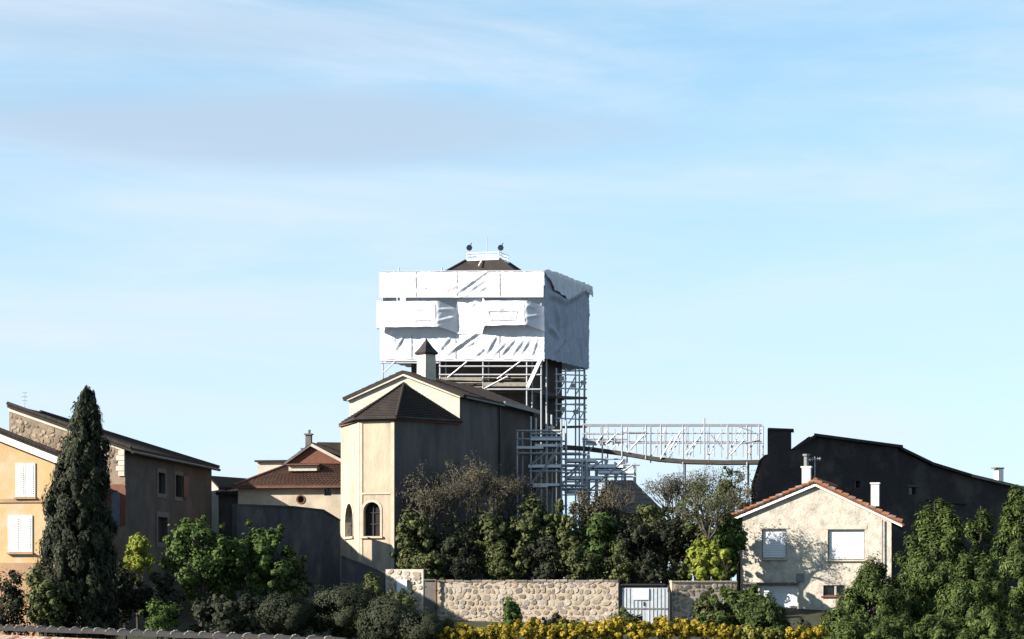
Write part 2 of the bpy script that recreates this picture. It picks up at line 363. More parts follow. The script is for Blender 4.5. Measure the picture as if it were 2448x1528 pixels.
def stone_mesh(seed, m):
    r = random.Random(seed); n = 6; V = []; F = []
    rad = [r.uniform(.74, 1.14) for _ in range(n)]
    for (k, y) in ((1.0, 0.35), (0.98, -0.3), (0.82, -0.5)):
        for i in range(n):
            t = 2 * math.pi * i / n; sq = 1 / max(abs(math.cos(t)), abs(math.sin(t))) ** .8
            V.append((.46 * math.cos(t) * rad[i] * k * sq, y + r.uniform(-.06, .06), .46 * math.sin(t) * rad[i] * k * sq))
    for a in (0, n):
        for i in range(n): F.append((a + i, a + (i + 1) % n, a + n + (i + 1) % n, a + n + i))
    F.append(tuple(2 * n + i for i in range(n)))
    me = bpy.data.meshes.new('stone'); me.from_pydata(V, [], F); me.materials.append(m); me.update(); return me
def lay_stones(parent, pl, t0, t1, z0, z1, sw, sh, mats, proud, seed, inside=None, limit=300):
    r = random.Random(seed); ms = [stone_mesh(seed * 31 + i, m) for i, m in enumerate(list(mats) * 2)]
    zq = Matrix((pl.e, -pl.n, UZ)).transposed().to_quaternion(); z = z0; cnt = 0
    while z < z1 - sh * .4:
        h = min(sh * r.uniform(.7, 1.5), z1 - z); t = t0 - r.uniform(0, .2)
        while t < t1 - .05:
            w = sw * r.uniform(.45, 1.9); tt = min(t + w, t1); a = max(t, t0); ww = tt - a
            if ww > .1:
                cu, cz = (a + tt) / 2, z + h / 2 + r.uniform(-.07, .07)
                if (inside is None or inside(cu, cz)) and cnt < limit:
                    o = link('stone', r.choice(ms), parent, pl.pt(cu, cz, 0.0), zq @ Matrix.Rotation(r.uniform(-.6, .6), 3, 'Y').to_quaternion(), (ww * r.uniform(.9, 1.05), proud * r.uniform(1.0, 2.6), h * r.uniform(.8, 1.15))); cnt += 1
            t += w
        z += h
    return cnt

# ================================================================== CHURCH
PHI = R(19)
def church():
    ax = Vector((-math.sin(PHI), -math.cos(PHI), 0)); la = Vector((math.cos(PHI), -math.sin(PHI), 0))
    A = W(966, HZ, 135.0)
    w, h, Lx, zb = 3.32, 1.02, 4.0, -1.6
    Lc, Rc = A - la * w, A + la * w
    P = [Lc + ax * 0.0 - la * .52, A + ax * Lx - la * h, A + ax * Lx + la * h, Rc + la * .0]
    zA = 9.12
    c = thing('church', 'stone church with polygonal cream apse and grey nave below the wrapped tower', 'church', (A.x, A.y, zb))
    pls = [Plane(P[i], P[i + 1]) for i in range(3)]
    # ---- apse: three faces as one wall part, real arched openings in the left and the middle face
    def apse_face(pl, win, nm):
        hole = [arch(pl, *win)] if win else []
        wo = wall('apse_wall', pl, [(0, zb), (pl.len, zb), (pl.len, zA), (0, zA)], hole, MT['apse'] if nm else MT['nave'], c, .35)  # right face takes the darker grey: its shade is put into the colour
        if win:
            o = arch(pl, *win); big = grow(o, .11); big[0] = (big[0][0], o[0][1]); big[1] = (big[1][0], o[1][1])
            f = thing_part('window', pl, o, c)
            ring('stone_surround', pl, big, o, .035, -.02, MT['apse_trim'], f)
            bar('sill', f, pl.pt(big[0][0] - .05, o[0][1] - .06, .05), pl.pt(big[1][0] + .05, o[0][1] - .06, .05), .14, .11, 'apse_trim')
            tc = (o[0][0] + o[1][0]) / 2
            tube('mullion', f, pl.pt(tc, o[0][1], -.26), pl.pt(tc, max(p[1] for p in o), -.26), .04, 'metal_dark')
            for q in (.35, .68):
                zz = o[0][1] + (max(p[1] for p in o) - o[0][1]) * q
                tube('bar', f, pl.pt(o[0][0], zz, -.26), pl.pt(o[1][0], zz, -.26), .025, 'metal_dark')
        return wo
    def thing_part(name, pl, poly, par): return pane(name, pl, poly, -.3, MT['dark_in'], par, .05)
    apse_face(pls[0], (826, 1202, 845, 1284), True)
    apse_face(pls[1], (869, 1200, 909, 1282), True)
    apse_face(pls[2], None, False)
    # corner strips and the string band of the middle face
    m = pls[1]
    for (a, b) in ((0, .17), (m.len - .2, m.len)):
        slab('pilaster_strip', m, [(a + .002, zb), (b - .002, zb), (b - .002, zA - .2), (a + .002, zA - .2)], .04, -.1, MT['apse_trim'], c)
    z = m.uz(890, 1180)[1]
    slab('string_course', m, [(.17, z - .05), (m.len - .2, z - .05), (m.len - .2, z + .05), (.17, z + .05)], .05, -.05, MT['apse_trim'], c)
    l = pls[0]
    slab('pilaster_strip', l, [(l.len - .5, zb), (l.len - .002, zb), (l.len - .002, zA - .2), (l.len - .5, zA - .2)], .04, -.1, MT['apse_trim'], c)
    # genoise cornice
    for p in pls:
        slab('cornice', p, [(-.05, zA - .16), (p.len + .05, zA - .16), (p.len + .05, zA - .005), (-.05, zA - .005)], .12, -.1, MT['brick'], c)
    # ---- apse roof: half pyramid against the gable
    apx = A + UZ * 11.32 + ax * .05
    ov = .3; E = [P[0] - la * .12 + ax * .03, P[1] + ax * ov - la * .22, P[2] + ax * ov + la * .22, P[3] + la * .2 + ax * .03]
    ez = zA + .03
    rp = mesh('apse_roof', [e + UZ * ez for e in E] + [e + UZ * (ez - .1) for e in E] + [apx], [(0, 1, 8), (1, 2, 8), (2, 3, 8), (4, 5, 1, 0), (5, 6, 2, 1), (6, 7, 3, 2), (4, 7, 6, 5)], MT['dark_tile'], c)
    for i in (1, 2): tube('hip_tile', rp, E[i] + UZ * (ez + .03), apx + UZ * .03, .07, 'dark_tile')
    for i in range(3):       # tile courses on each face
        for k in range(1, 21):
            f = k / 21; a = (E[i] + UZ * ez).lerp(apx, f); b = (E[i + 1] + UZ * ez).lerp(apx, f)
            bar('tile_course', rp, a + UZ * .015, b + UZ * .015, .08, .022, 'dark_tile')
    # ---- nave
    ze, zr = 10.62, 11.95; NL = 13.0; back = -ax * NL
    gp = Plane(Lc, Rc)
    wall('gable_wall', gp, [(0, zb), (2 * w, zb), (2 * w, ze - .06), (w, zr - .07), (0, ze - .06)], [], MT['gable'], c)
    sp = Plane(Rc, Rc + back * .52)
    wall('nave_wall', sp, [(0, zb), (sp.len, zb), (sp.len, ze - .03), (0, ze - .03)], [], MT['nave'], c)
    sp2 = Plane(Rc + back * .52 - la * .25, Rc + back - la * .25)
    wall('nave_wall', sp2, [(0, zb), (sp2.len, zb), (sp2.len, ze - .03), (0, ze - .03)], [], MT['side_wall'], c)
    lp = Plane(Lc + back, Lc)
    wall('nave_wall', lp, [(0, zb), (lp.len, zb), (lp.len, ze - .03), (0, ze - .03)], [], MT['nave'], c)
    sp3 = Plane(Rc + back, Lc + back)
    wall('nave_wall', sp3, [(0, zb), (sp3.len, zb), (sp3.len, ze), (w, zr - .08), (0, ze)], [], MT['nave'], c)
    o = .32; zd = (zr - ze) / w * o; f = ax * .22
    tiled('nave_roof', Rc + la * o + f + UZ * (ze - zd + .05), Rc + la * o + back + UZ * (ze - zd + .05), A + back + UZ * (zr + .05), A + f + UZ * (zr + .05), MT['dark_tile'], c)
    tiled('nave_roof', Lc - la * o + back + UZ * (ze - zd + .05), Lc - la * o + f + UZ * (ze - zd + .05), A + f + UZ * (zr + .05), A + back + UZ * (zr + .05), MT['dark_tile'], c)
    # rake mouldings along the gable top
    for s in (-1, 1):
        e0 = A + la * (s * (w + .1)) + ax * .11 + UZ * (ze - .13); e1 = A + ax * .11 + UZ * (zr - .13)
        bar('rake_moulding', c, e0, e1, .16, .15, 'gable')
    bar('gutter', c, Rc + la * .36 + UZ * (ze - .16), Rc + la * .36 + back * .5 + UZ * (ze - .16), .12, .1, 'metal_dark')
    bar('flashing', c, Rc + la * .38 + back * .5 + UZ * (ze - .02), Rc + la * .38 + back + UZ * (ze - .12), .1, .22, 'zinc')
    tube('downpipe', c, sp.pt(sp.len - .3, zb, .1), sp.pt(sp.len - .3, ze - .2, .1), .06, 'metal_dark')
    # ---- pinnacle on the ridge
    D = 136.5; b0 = W(1018, 905, D); b1 = W(1018, 848, D)
    pn = thing('pinnacle', 'small square stone pinnacle with pointed dark cap on the church ridge', 'pinnacle', b0)
    def sq(cn, r, rot=R(34)): return [cn + Vector((math.cos(rot + i * math.pi / 2) * r, math.sin(rot + i * math.pi / 2) * r, 0)) for i in range(4)]
    r0 = .78
    def frus(name, za, ra, zb_, rb, m):
        cc = Vector((b0.x + .03, b0.y, 0)); V = sq(cc + UZ * za, ra, R(-93)) + sq(cc + UZ * zb_, rb, R(-93))
        return mesh(name, V, [(0, 1, 5, 4), (1, 2, 6, 5), (2, 3, 7, 6), (3, 0, 4, 7), (4, 5, 6, 7), (3, 2, 1, 0)], m, pn)
    frus('shaft', b0.z - .7, .55, b1.z, .53, MT['gable'])
    frus('cap_cornice', b1.z - .005, .62, b1.z + .1, .70, MT['dark_roof'])
    z1 = W(1018, 843, D).z; zt = W(1018, 812, D).z
    frus('cap', z1 - .02, .68, z1 + .26, .40, MT['dark_roof']); frus('cap', z1 + .26, .40, zt - .1, .12, MT['dark_roof']); frus('finial', zt - .13, .1, zt + .06, .04, MT['dark_roof'])
    return c
church()

# ================================================================== TOWER and its wrap
ROT = R(17)
TE = Vector((math.cos(ROT), -math.sin(ROT), 0)); TNf = Vector((-math.sin(ROT), -math.cos(ROT), 0))
TR = W(1303, HZ, 150.0)                      # front right corner of the scaffold
FP = Plane(TR - TE * 10.8, TR)               # front plane, left to right
FP.len = 10.8
RP = Plane(TR, TR - TNf * 8.6)               # right plane, front to back
def tower():
    cen = TR - TE * 5.3 - TNf * 4.9
    t = thing('church_tower', 'dark masonry church tower with low roof hidden inside the white wrapping', 'tower', (cen.x, cen.y, -.5))
    hw = 4.05; hd = 3.4
    mb = MB().box(cen + UZ * 9.3, TE * hw, TNf * hd, UZ * 9.9); mb.build('masonry_shaft', MT['tower'], t)
    for z in (12.3, 15.2): 
        MB().box(cen + UZ * z, TE * (hw + .12), TNf * (hd + .12), UZ * .14).build('string_course', MT['trim'], t)
    for s in (-1.9, 1.9):
        pl = Plane(cen - TE * hw + TNf * hd, cen + TE * hw + TNf * hd)
        po = [(hw + s - .55, 16), (hw + s + .55, 16)] + [(hw + s + .55 * math.cos(a), 17.9 + .55 * math.sin(a)) for a in [math.pi * i / 8 for i in range(9)]]
        pane('belfry_opening', pl, po, .02, MT['dark_in'], t)
    # low pyramid roof, cut off at the lantern platform
    c = lambda r, r2, z: [cen + TE * (a * r) + TNf * (b * r2) + UZ * z for a, b in ((-1, 1), (1, 1), (1, -1), (-1, -1))]
    mesh('roof', c(3.5, 3.1, 19.2) + c(1.15, 1.05, 20.95), [(0, 1, 5, 4), (1, 2, 6, 5), (2, 3, 7, 6), (3, 0, 4, 7), (4, 5, 6, 7), (3, 2, 1, 0)], MT['dark_tile'], t)
    for k in range(4):
        a = c(3.5, 3.1, 19.24)[k]; b = c(1.15, 1.05, 21.0)[k]; tube('hip_tile', t, a, b, .08, 'dark_tile')
    tube('ladder_rail', t, cen + TNf * 1.9 + UZ * 20.5, cen + TNf * 1.15 + UZ * 21.0, .05, 'white_pvc')
    pf = thing('roof_platform', 'white railed platform on the very top of the wrapped tower', 'platform', cen + UZ * 21.05)
    MB().box(cen + UZ * 21.02, TE * 1.14, TNf * 1.05, UZ * .06).build('deck', MT['white_pvc'], pf)
    for a in (-1.08, -.36, .36, 1.08):
        for b in (-1, 1): tube('post', pf, cen + TE * a + TNf * b + UZ * 21.05, cen + TE * a + TNf * b + UZ * 21.5, .03, 'white_pvc')
    for z in (21.28, 21.46):
        for b in (-1, 1): tube('rail', pf, cen - TE * 1.08 + TNf * b + UZ * z, cen + TE * 1.08 + TNf * b + UZ * z, .03, 'white_pvc')
        for a in (-1.08, 1.08): tube('rail', pf, cen + TE * a - TNf + UZ * z, cen + TE * a + TNf + UZ * z, .03, 'white_pvc')
    d = cen.y
    for px, lab in ((1122, 'left of the two dark floodlights above the tower platform'), (1197, 'right of the two dark floodlights above the tower platform')):
        b = W(px, 612, d); p = W(px, 591, d)
        f = thing('floodlight', lab, 'floodlight', b, 'floodlights on the tower top')
        tube('pole', f, b, p, .025, 'steel')
        mb = MB(); mb.tube([p + Vector((0, .16, .05)), p + Vector((0, .05, .02)), p + Vector((0, -.14, -.06)), p + Vector((0, -.17, -.07))], [.08, .16, .2, .2], 8); mb.build('housing', MT['lamp'], f)
        tube('bracket', f, p + Vector((.05, 0, 0)), p + Vector((.14, 0, .28)), .03, 'metal_dark')
    b = W(1164, 612, d); m = thing('lightning_rod', 'thin upright mast between the two floodlights', 'mast', b)
    tube('rod', m, b, W(1164, 568, d), .022, 'steel'); tube('base', m, b, b + UZ * .3, .05, 'steel')
tower()

def crease(seglist, pl):
    out = []
    for (x0, y0, x1, y1, amp, wd) in seglist:
        a = pl.uz(860 + x0 / 3.78, 560 + y0 / 3.78); b = pl.uz(860 + x1 / 3.78, 560 + y1 / 3.78); out.append((a, b, amp, wd))
    return out
def crease_h(u, z, cr):
    h = 0
    for (a, b, amp, wd) in cr:
        dx, dz = b[0] - a[0], b[1] - a[1]; L2 = dx * dx + dz * dz
        s = ((u - a[0]) * dx + (z - a[1]) * dz) / L2; s2 = min(1, max(0, s))
        ds = math.hypot(u - a[0] - s2 * dx, z - a[1] - s2 * dz)
        if ds < wd: h += amp * (1 - ds / wd) * (0.35 + 0.65 * math.sin(math.pi * min(1, max(0, s2 * .9 + .05))))
    return h
from mathutils import noise as mnoise
def sheet(name, pl, prof, cr, parent, step=.085, flutter=.03, seed=0, m='tarp', edge=.05):
    """cloth strip. prof: list of (t, d, ztop, zbottom) along the plane; subdivided, creased, slack between fixings"""
    V = []; F = []; cols = []
    for (a, b) in zip(prof, prof[1:]):
        ln = math.hypot(b[0] - a[0], b[1] - a[1]); n = max(1, int(ln / step))
        for i in range(n): f = i / n; cols.append(tuple(a[k] + (b[k] - a[k]) * f for k in range(4)) + (math.atan2(b[1] - a[1], b[0] - a[0]),))
    cols.append(tuple(prof[-1]) + (0,))
    nr = max(3, int((prof[0][2] - prof[0][3]) / step))
    for (t, d, zt, zb, ang) in cols:
        sag = .5 - .5 * math.cos(t * 2 * math.pi / 1.3)
        zt2 = zt - edge * sag * .7 + .02 * mnoise.noise(Vector((t * 3, seed, 0))); zb2 = zb + edge * sag
        for j in range(nr + 1):
            z = zb2 + (zt2 - zb2) * j / nr
            h = crease_h(t, z, cr) + flutter * (mnoise.noise(Vector((t * 1.1 + seed, z * 1.3, seed))) + .5 * mnoise.noise(Vector((t * 3.3, z * 2.2 + seed, 3.1))) + 1.9 * abs(mnoise.noise(Vector(((t - z) * 4.2 + seed, (t + z) * 1.1, 1.7)))))
            V.append(pl.pt(t - h * math.sin(ang), z, d + h * math.cos(ang)))
    w = nr + 1
    for i in range(len(cols) - 1):
        for j in range(nr): F.append((i * w + j, (i + 1) * w + j, (i + 1) * w + j + 1, i * w + j + 1))
    return mesh(name, V, F, MT[m], parent, True)
def wrap():
    t = thing('tarpaulin_wrap', 'white tarpaulin wrapped around the scaffolding at the tower top', 'tarpaulin', W(1160, 859, 151))
    u = lambda px, py=750: FP.uz(px, py)[0]
    zf = lambda px, py: FP.uz(px, py)[1]
    # upper sheet
    zt0, zt1 = zf(911, 650), zf(1303, 648); zm0, zm1 = zf(911, 714), zf(1303, 713)
    cr = crease([(790, 520, 920, 460, .10, .13), (880, 545, 1170, 345, .16, .15), (990, 525, 1160, 415, .12, .14), (835, 605, 1000, 552, .14, .13), (1085, 525, 1165, 480, .1, .12), (1425, 525, 1480, 475, .08, .1),
                 (595, 505, 630, 478, .07, .1), (440, 505, 490, 495, .06, .1), (1575, 440, 1615, 490, .06, .09), (752, 345, 752, 520, .05, .08)], FP)
    sheet('upper_sheet', FP, [(-.02, .42, zt0, zm0), (10.82, .42, zt1, zm1)], cr, t, seed=2)
    # middle sheet, drawn over two projecting bays
    za = lambda px: zf(px, 712); zb = lambda px: zf(px, 795)
    P95 = FP.shift(.95); ub = lambda px: P95.uz(px, 750)[0]
    pr = [(u(911) - .03, .3, zf(905, 723), zf(905, 790)), (ub(900), .95, zf(905, 724), zf(905, 787)), (ub(1043), .95, zf(1043, 724), zf(1043, 785)), (ub(1046), .93, zf(1046, 723), zf(1046, 785)), (u(1093), .18, zf(1093, 738), zf(1093, 797)), (u(1096), .12, zf(1096, 708), zf(1096, 799)),
          (u(1154), .12, zf(1154, 708), zf(1154, 799)), (ub(1158), .9, zf(1158, 723), zf(1158, 783)), (ub(1256), .95, zf(1256, 723), zf(1256, 781)), (ub(1259), .92, zf(1259, 722), zf(1259, 781)), (u(1300), .2, zf(1300, 733), zf(1300, 792)), (10.82, .1, zf(1303, 735), zf(1303, 794))]
    cr = crease([(500, 690, 620, 690, .06, .12), (400, 770, 480, 800, .07, .12), (480, 800, 640, 775, .07, .12), (1160, 690, 1420, 690, .10, .14), (1180, 770, 1290, 785, .1, .13), (1300, 775, 1410, 770, .08, .12), (1410, 690, 1410, 770, .07, .11),
                 (990, 660, 1090, 590, .12, .14), (925, 720, 940, 780, .06, .1), (920, 850, 985, 850, .07, .1), (760, 690, 850, 690, .12, .14), (740, 800, 860, 760, .12, .14), (1540, 650, 1610, 680, .1, .12), (1540, 760, 1640, 740, .1, .12)], FP)
    sheet('middle_sheet', FP, pr, cr, t, seed=5, edge=.02)
    # shallow shade boards closing the bays from above and below
    # lower sheet
    zl0, zl1 = zf(907, 778), zf(1301, 776); zz0, zz1 = zf(907, 860), zf(1301, 860)
    cr = crease([(325, 1045, 400, 915, .12, .12), (300, 890, 330, 1040, .1, .11), (735, 1035, 825, 925, .14, .13), (720, 930, 740, 1030, .1, .1), (790, 1085, 1095, 870, .22, .18), (1145, 1075, 1235, 920, .16, .13), (1205, 1095, 1325, 975, .14, .13), (1285, 1085, 1400, 950, .16, .13),
                 (1375, 1095, 1485, 945, .16, .13), (1455, 1085, 1535, 950, .15, .12), (1555, 1095, 1605, 945, .16, .12), (955, 1025, 1060, 955, .12, .12), (1045, 1100, 1120, 1040, .14, .13), (1005, 1060, 1050, 1020, .08, .1), (415, 1085, 460, 1045, .07, .09), (235, 1090, 250, 1060, .06, .08), (465, 910, 465, 980, .07, .09), (875, 910, 875, 965, .07, .09), (1100, 890, 1115, 1080, .08, .1)], FP)
    sheet('lower_sheet', FP, [(-.1, .05, zl0, zz0), (10.78, .05, zl1, zz1)], cr, t, seed=9)
    sheet('inner_sheet', FP, [(-.02, -.7, zf(911, 704), zf(907, 800)), (10.78, -.7, zf(1303, 702), zf(1301, 800))], [], t, step=.2, seed=30)
    for px in (1000, 1098, 1200):
        bar('seam', t, FP.at(px, 652, .46), FP.at(px, 712, .46), .015, .05, 'tarp_band')
    for px in (985, 1090, 1195): bar('seam', t, FP.at(px, 802, .1), FP.at(px, 857, .1), .015, .05, 'tarp_band')
    bar('hem', t, FP.pt(-.02, zm0 + .03, .46), FP.pt(10.82, zm1 + .03, .46), .02, .06, 'tarp_band'); bar('hem', t, FP.pt(-.02, zt0 - .03, .46), FP.pt(10.82, zt1 - .03, .46), .02, .05, 'tarp_band')
    P97 = FP.shift(.975)
    for x0, y0, x1, y1 in ((1166, 744, 1236, 744), (1172, 764, 1232, 766), (1236, 744, 1234, 764), (1166, 744, 1170, 760), (968, 763, 1028, 766), (990, 743, 1024, 742), (1040, 728, 1041, 782), (1253, 727, 1254, 778)):
        bar('fold', t, P97.at(x0, y0), P97.at(x1, y1), .02, .045, 'tarp_band')  # thin grey bars painted in for the shade along the creases
    # right side; its shade is painted into the sheet colour
    zr = lambda px, py: RP.uz(px, py)[1]; ur = lambda px: RP.uz(px, 700)[0]
    cr = []
    for (x0, y0, x1, y1, a, wd) in [(1740, 600, 1790, 880, .22, .35), (1840, 620, 1830, 940, .3, .4), (1830, 940, 1760, 1060, .2, .3), (1690, 540, 1840, 600, .25, .35), (1840, 600, 2000, 510, .3, .4), (1690, 840, 1780, 920, .2, .3), (1980, 930, 1990, 1100, .12, .25), (1760, 430, 1920, 490, .2, .3)]:
        a_ = RP.uz(860 + x0 / 3.78, 560 + y0 / 3.78); b_ = RP.uz(860 + x1 / 3.78, 560 + y1 / 3.78); cr.append((a_, b_, a, wd))
    L = ur(1405)
    sheet('side_sheet', RP, [(-.46, .08, zr(1304, 648), zr(1306, 860)), (L, .08, zr(1404, 686), zr(1401, 882))], cr, t, step=.11, flutter=.05, seed=14, m='net')  # 'net' is tarpaulin with this side's blue shade in its colour
    q = lambda px, y0, y1: (ur(px), .3, zr(px, y0), zr(px, y1))
    sheet('side_top_sheet', RP, [(-.46, .2, zr(1304, 646), zr(1304, 658)), q(1316, 650, 694), q(1332, 656, 706), q(1347, 662, 717), q(1362, 668, 709), q(1376, 673, 700), q(1389, 678, 694), q(1405, 685, 712)], [], t, step=.11, flutter=.1, seed=33)
    # left side and back, seen only from elsewhere
    LP = Plane(FP.pt(0, 0) - TNf * L, FP.pt(0, 0))
    sheet('side_sheet', LP, [(0, .0, 19.6, 14.3), (LP.len, .0, 19.9, 14.3)], [], t, step=.25, flutter=.08, seed=17)
    BP = Plane(TR - TNf * L, TR - TNf * L - TE * 10.8)
    sheet('back_sheet', BP, [(0, .0, 18.9, 14.3), (10.8, .0, 18.9, 14.3)], [], t, step=.25, flutter=.08, seed=21)
    # hem bands and the loose white strap hanging to the scaffold foot
    bar('hem', t, FP.pt(-.1, zz0 - .05, .08), FP.pt(10.78, zz1 - .05, .08), .03, .12, 'tarp_band')
    bar('hanging_strap', t, FP.at(1294, 858, .12), FP.at(1262, 926, .12), .05, .22, 'white_pvc')
wrap()

def scaffold_front():
    t = thing('tower_scaffold', 'grey tube scaffolding with planked decks around the tower below the white wrap', 'scaffolding', FP.pt(5, -.3))
    zlo = -.3
    for px in (915, 1052, 1155, 1259.5, 1294):
        for d in (0.0, -1.15):
            if d < 0 and px == 915: continue
            p = FP.at(px, 864, d); tube('standard', t, Vector((p.x, p.y, zlo)), p + UZ * (5.4 if d == 0 else 4.6), .05, 'steel')
    for py in (876, 896, 931):
        tube('ledger', t, FP.at(1050, py, .06), FP.at(1296, py, .06), .05, 'steel')
    tube('ledger', t, FP.at(911, 868, .06), FP.at(1050, 868, .06), .045, 'steel')
    for py in (903, 915, 925): bar('plank', t, FP.at(1052, py, -.5), FP.at(1262, py, -.5), 1.0, .06, 'plank')
    bar('toe_board', t, FP.at(1155, 920, .1), FP.at(1260, 920, .1), .04, .2, 'plank')
    bar('toe_board', t, FP.at(1055, 905, .1), FP.at(1155, 908, .1), .04, .17, 'plank')
    for a in ((1072, 903, 1118, 865), (1190, 906, 1246, 864), (1160, 929, 1215, 900), (920, 890, 945, 866)):
        tube('brace', t, FP.at(a[0], a[1], .12), FP.at(a[2], a[3], .12), .045, 'steel')
    for px in (955, 1058, 1310): 
        tube('standard', t, FP.at(px, 655, .1), FP.at(px, 640, .1), .04, 'steel')
    # right side tower of the scaffold, down to the footbridge
    L = RP.uz(1400, 800)[0]
    for px in (1330, 1352, 1376, 1385, 1398):
        p = RP.at(px, 880); tube('standard', t, Vector((p.x, p.y, zlo)), p, .05, 'steel')
    for py, py2 in ((949, 952), (1022, 1020)):
        a = RP.at(1326, py, -.5); b = RP.at(1400, py2, -.5); bar('platform', t, a, b, 1.2, .16, 'plank_dark')
    for i, py in enumerate((895, 912, 928, 966, 982, 1000)):
        tube('ledger', t, RP.at(1326, py, .05), RP.at(1400, py + 3, .05), .045, 'steel')
    for a in ((1352, 940, 1372, 900), (1372, 945, 1398, 905), (1330, 942, 1350, 905), (1332, 1010, 1352, 965), (1356, 1012, 1384, 968), (1380, 1005, 1398, 975)):
        tube('brace', t, RP.at(a[0], a[1], .1), RP.at(a[2], a[3], .1), .04, 'steel')
    for px, py in ((1338, 905), (1366, 922), (1390, 915), (1340, 978), (1372, 985)):
        bar('guard_panel', t, RP.at(px - 5, py, .12), RP.at(px + 6, py, .12), .03, .28, 'zinc')
    BP = Plane(TR - TE * 10.8 - TNf * L, TR - TNf * L)
    for u_ in (0, 3.5, 7, 10.7): tube('standard', t, BP.pt(u_, zlo), BP.pt(u_, 18.8), .05, 'steel')
    for z in (6, 9, 12, 14.2): tube('ledger', t, BP.pt(0, z), BP.pt(10.7, z), .045, 'steel')
scaffold_front()

def scaffold_stair():
    pl = Plane(W(1230, HZ, 141.5), W(1400, HZ, 140.5)); bk = 1.3
    t = thing('stair_scaffold', 'low stair scaffolding of pale tubes beside the dark nave wall', 'scaffolding', pl.pt(2, -.3))
    posts = [(1236, 1030, 1095), (1269, 996, 1170), (1307, 988, 1160), (1342, 1002, 1196), (1391, 1100, 1185)]
    for px, a, b in posts:
        for d in (0, -bk):
            p = pl.at(px, a, d); tube('standard', t, Vector((p.x, p.y, -.3)), p, .062, 'steel')
    for x0, x1, py in ((1236, 1342, 1030), (1236, 1268, 1050), (1269, 1342, 1046), (1236, 1391, 1084), (1266, 1391, 1112), (1266, 1342, 1127), (1264, 1391, 1160), (1342, 1400, 1168), (1269, 1342, 1037), (1342, 1391, 1130)):
        tube('ledger', t, pl.at(x0, py, .06), pl.at(x1, py, .06), .058, 'steel'); 
        if py in (1084, 1160, 1112): tube('ledger', t, pl.at(x0, py, -bk), pl.at(x1, py, -bk), .058, 'steel')
    for x0, x1, py in ((1270, 1342, 1053), (1236, 1300, 1073), (1280, 1342, 1068), (1264, 1342, 1118), (1262, 1338, 1162), (1262, 1310, 1165)):
        bar('plank', t, pl.at(x0, py, -.6), pl.at(x1, py, -.6), 1.1, .07, 'plank')
        bar('toe_board', t, pl.at(x0, py - 3, .1), pl.at(x1, py - 3, .1), .04, .15, 'white_pvc')
    for a in ((1268, 1160, 1332, 1084), (1342, 1160, 1391, 1112), (1270, 1112, 1305, 1084), (1310, 1110, 1340, 1060)):
        tube('brace', t, pl.at(a[0], a[1], .12), pl.at(a[2], a[3], .12), .062, 'steel')
    lo = Plane(W(1380, HZ, 142.5), W(1560, HZ, 142.0))
    for px, a in ((1405, 1088), (1424, 1100), (1447, 1092), (1470, 1104), (1492, 1096), (1516, 1108)):
        for d in (0, -1.2):
            p = lo.at(px, a, d); tube('standard', t, Vector((p.x, p.y, -.3)), p, .05, 'steel')
    for x0, x1, py in ((1345, 1495, 1098), (1345, 1520, 1112), (1345, 1500, 1124), (1345, 1520, 1140), (1345, 1476, 1152), (1345, 1450, 1172)):
        tube('ledger', t, lo.at(x0, py, .05), lo.at(x1, py, .05), .05, 'steel')
    for x0, x1, py in ((1350, 1425, 1104), (1400, 1490, 1118), (1350, 1440, 1146), (1430, 1515, 1132), (1350, 1410, 1178)):
        bar('plank', t, lo.at(x0, py, -.5), lo.at(x1, py, -.5), 1.0, .07, 'plank'); bar('toe_board', t, lo.at(x0, py - 3, .09), lo.at(x1, py - 3, .09), .04, .16, 'white_pvc')
    for a in ((1350, 1140, 1400, 1100), (1405, 1124, 1447, 1098), (1450, 1140, 1490, 1100), (1350, 1178, 1400, 1142), (1410, 1172, 1445, 1142), (1470, 1140, 1512, 1112)):
        tube('brace', t, lo.at(a[0], a[1], .1), lo.at(a[2], a[3], .1), .05, 'steel')
    for s in range(9):
        f = s / 9; x = 1268 + 66 * f; y = 1158 - 72 * f; bar('stair_tread', t, pl.at(x, y, -.9), pl.at(x + 9, y, -.9), .5, .05, 'zinc')
    o = thing('orange_bucket', 'small orange container standing on the low stair scaffolding', 'bucket', pl.at(1302, 1158, -.3))
    mb = MB(); b = pl.at(1302, 1158, -.3); mb.tube([b, b + UZ * .42], [.13, .17], 10); mb.build('pail', MT['orange_pl'], o)
    mb = MB(); mb.tube([b + UZ * .40, b + UZ * .46], [.185, .185], 10); mb.build('rim', MT['orange_pl'], o)
    # loose boards by the foot
    for i, (x0, y0, x1, y1, lab) in enumerate(((1216, 1160, 1246, 1157, 'short pale board on a single prop left of the stair scaffolding'), (1254, 1186, 1285, 1178, 'pale board leaning below the stair scaffolding'))):
        q = Plane(W(1200, HZ, 137), W(1300, HZ, 137)); b = thing('loose_board', lab, 'board', q.at((x0 + x1) / 2, 1215))
        bar('plank', b, q.at(x0, y0), q.at(x1, y1), .3, .16, 'plank')
        tube('prop', b, q.at((x0 + x1) / 2, y0), q.at((x0 + x1) / 2, 1220), .035, 'steel')
scaffold_stair()

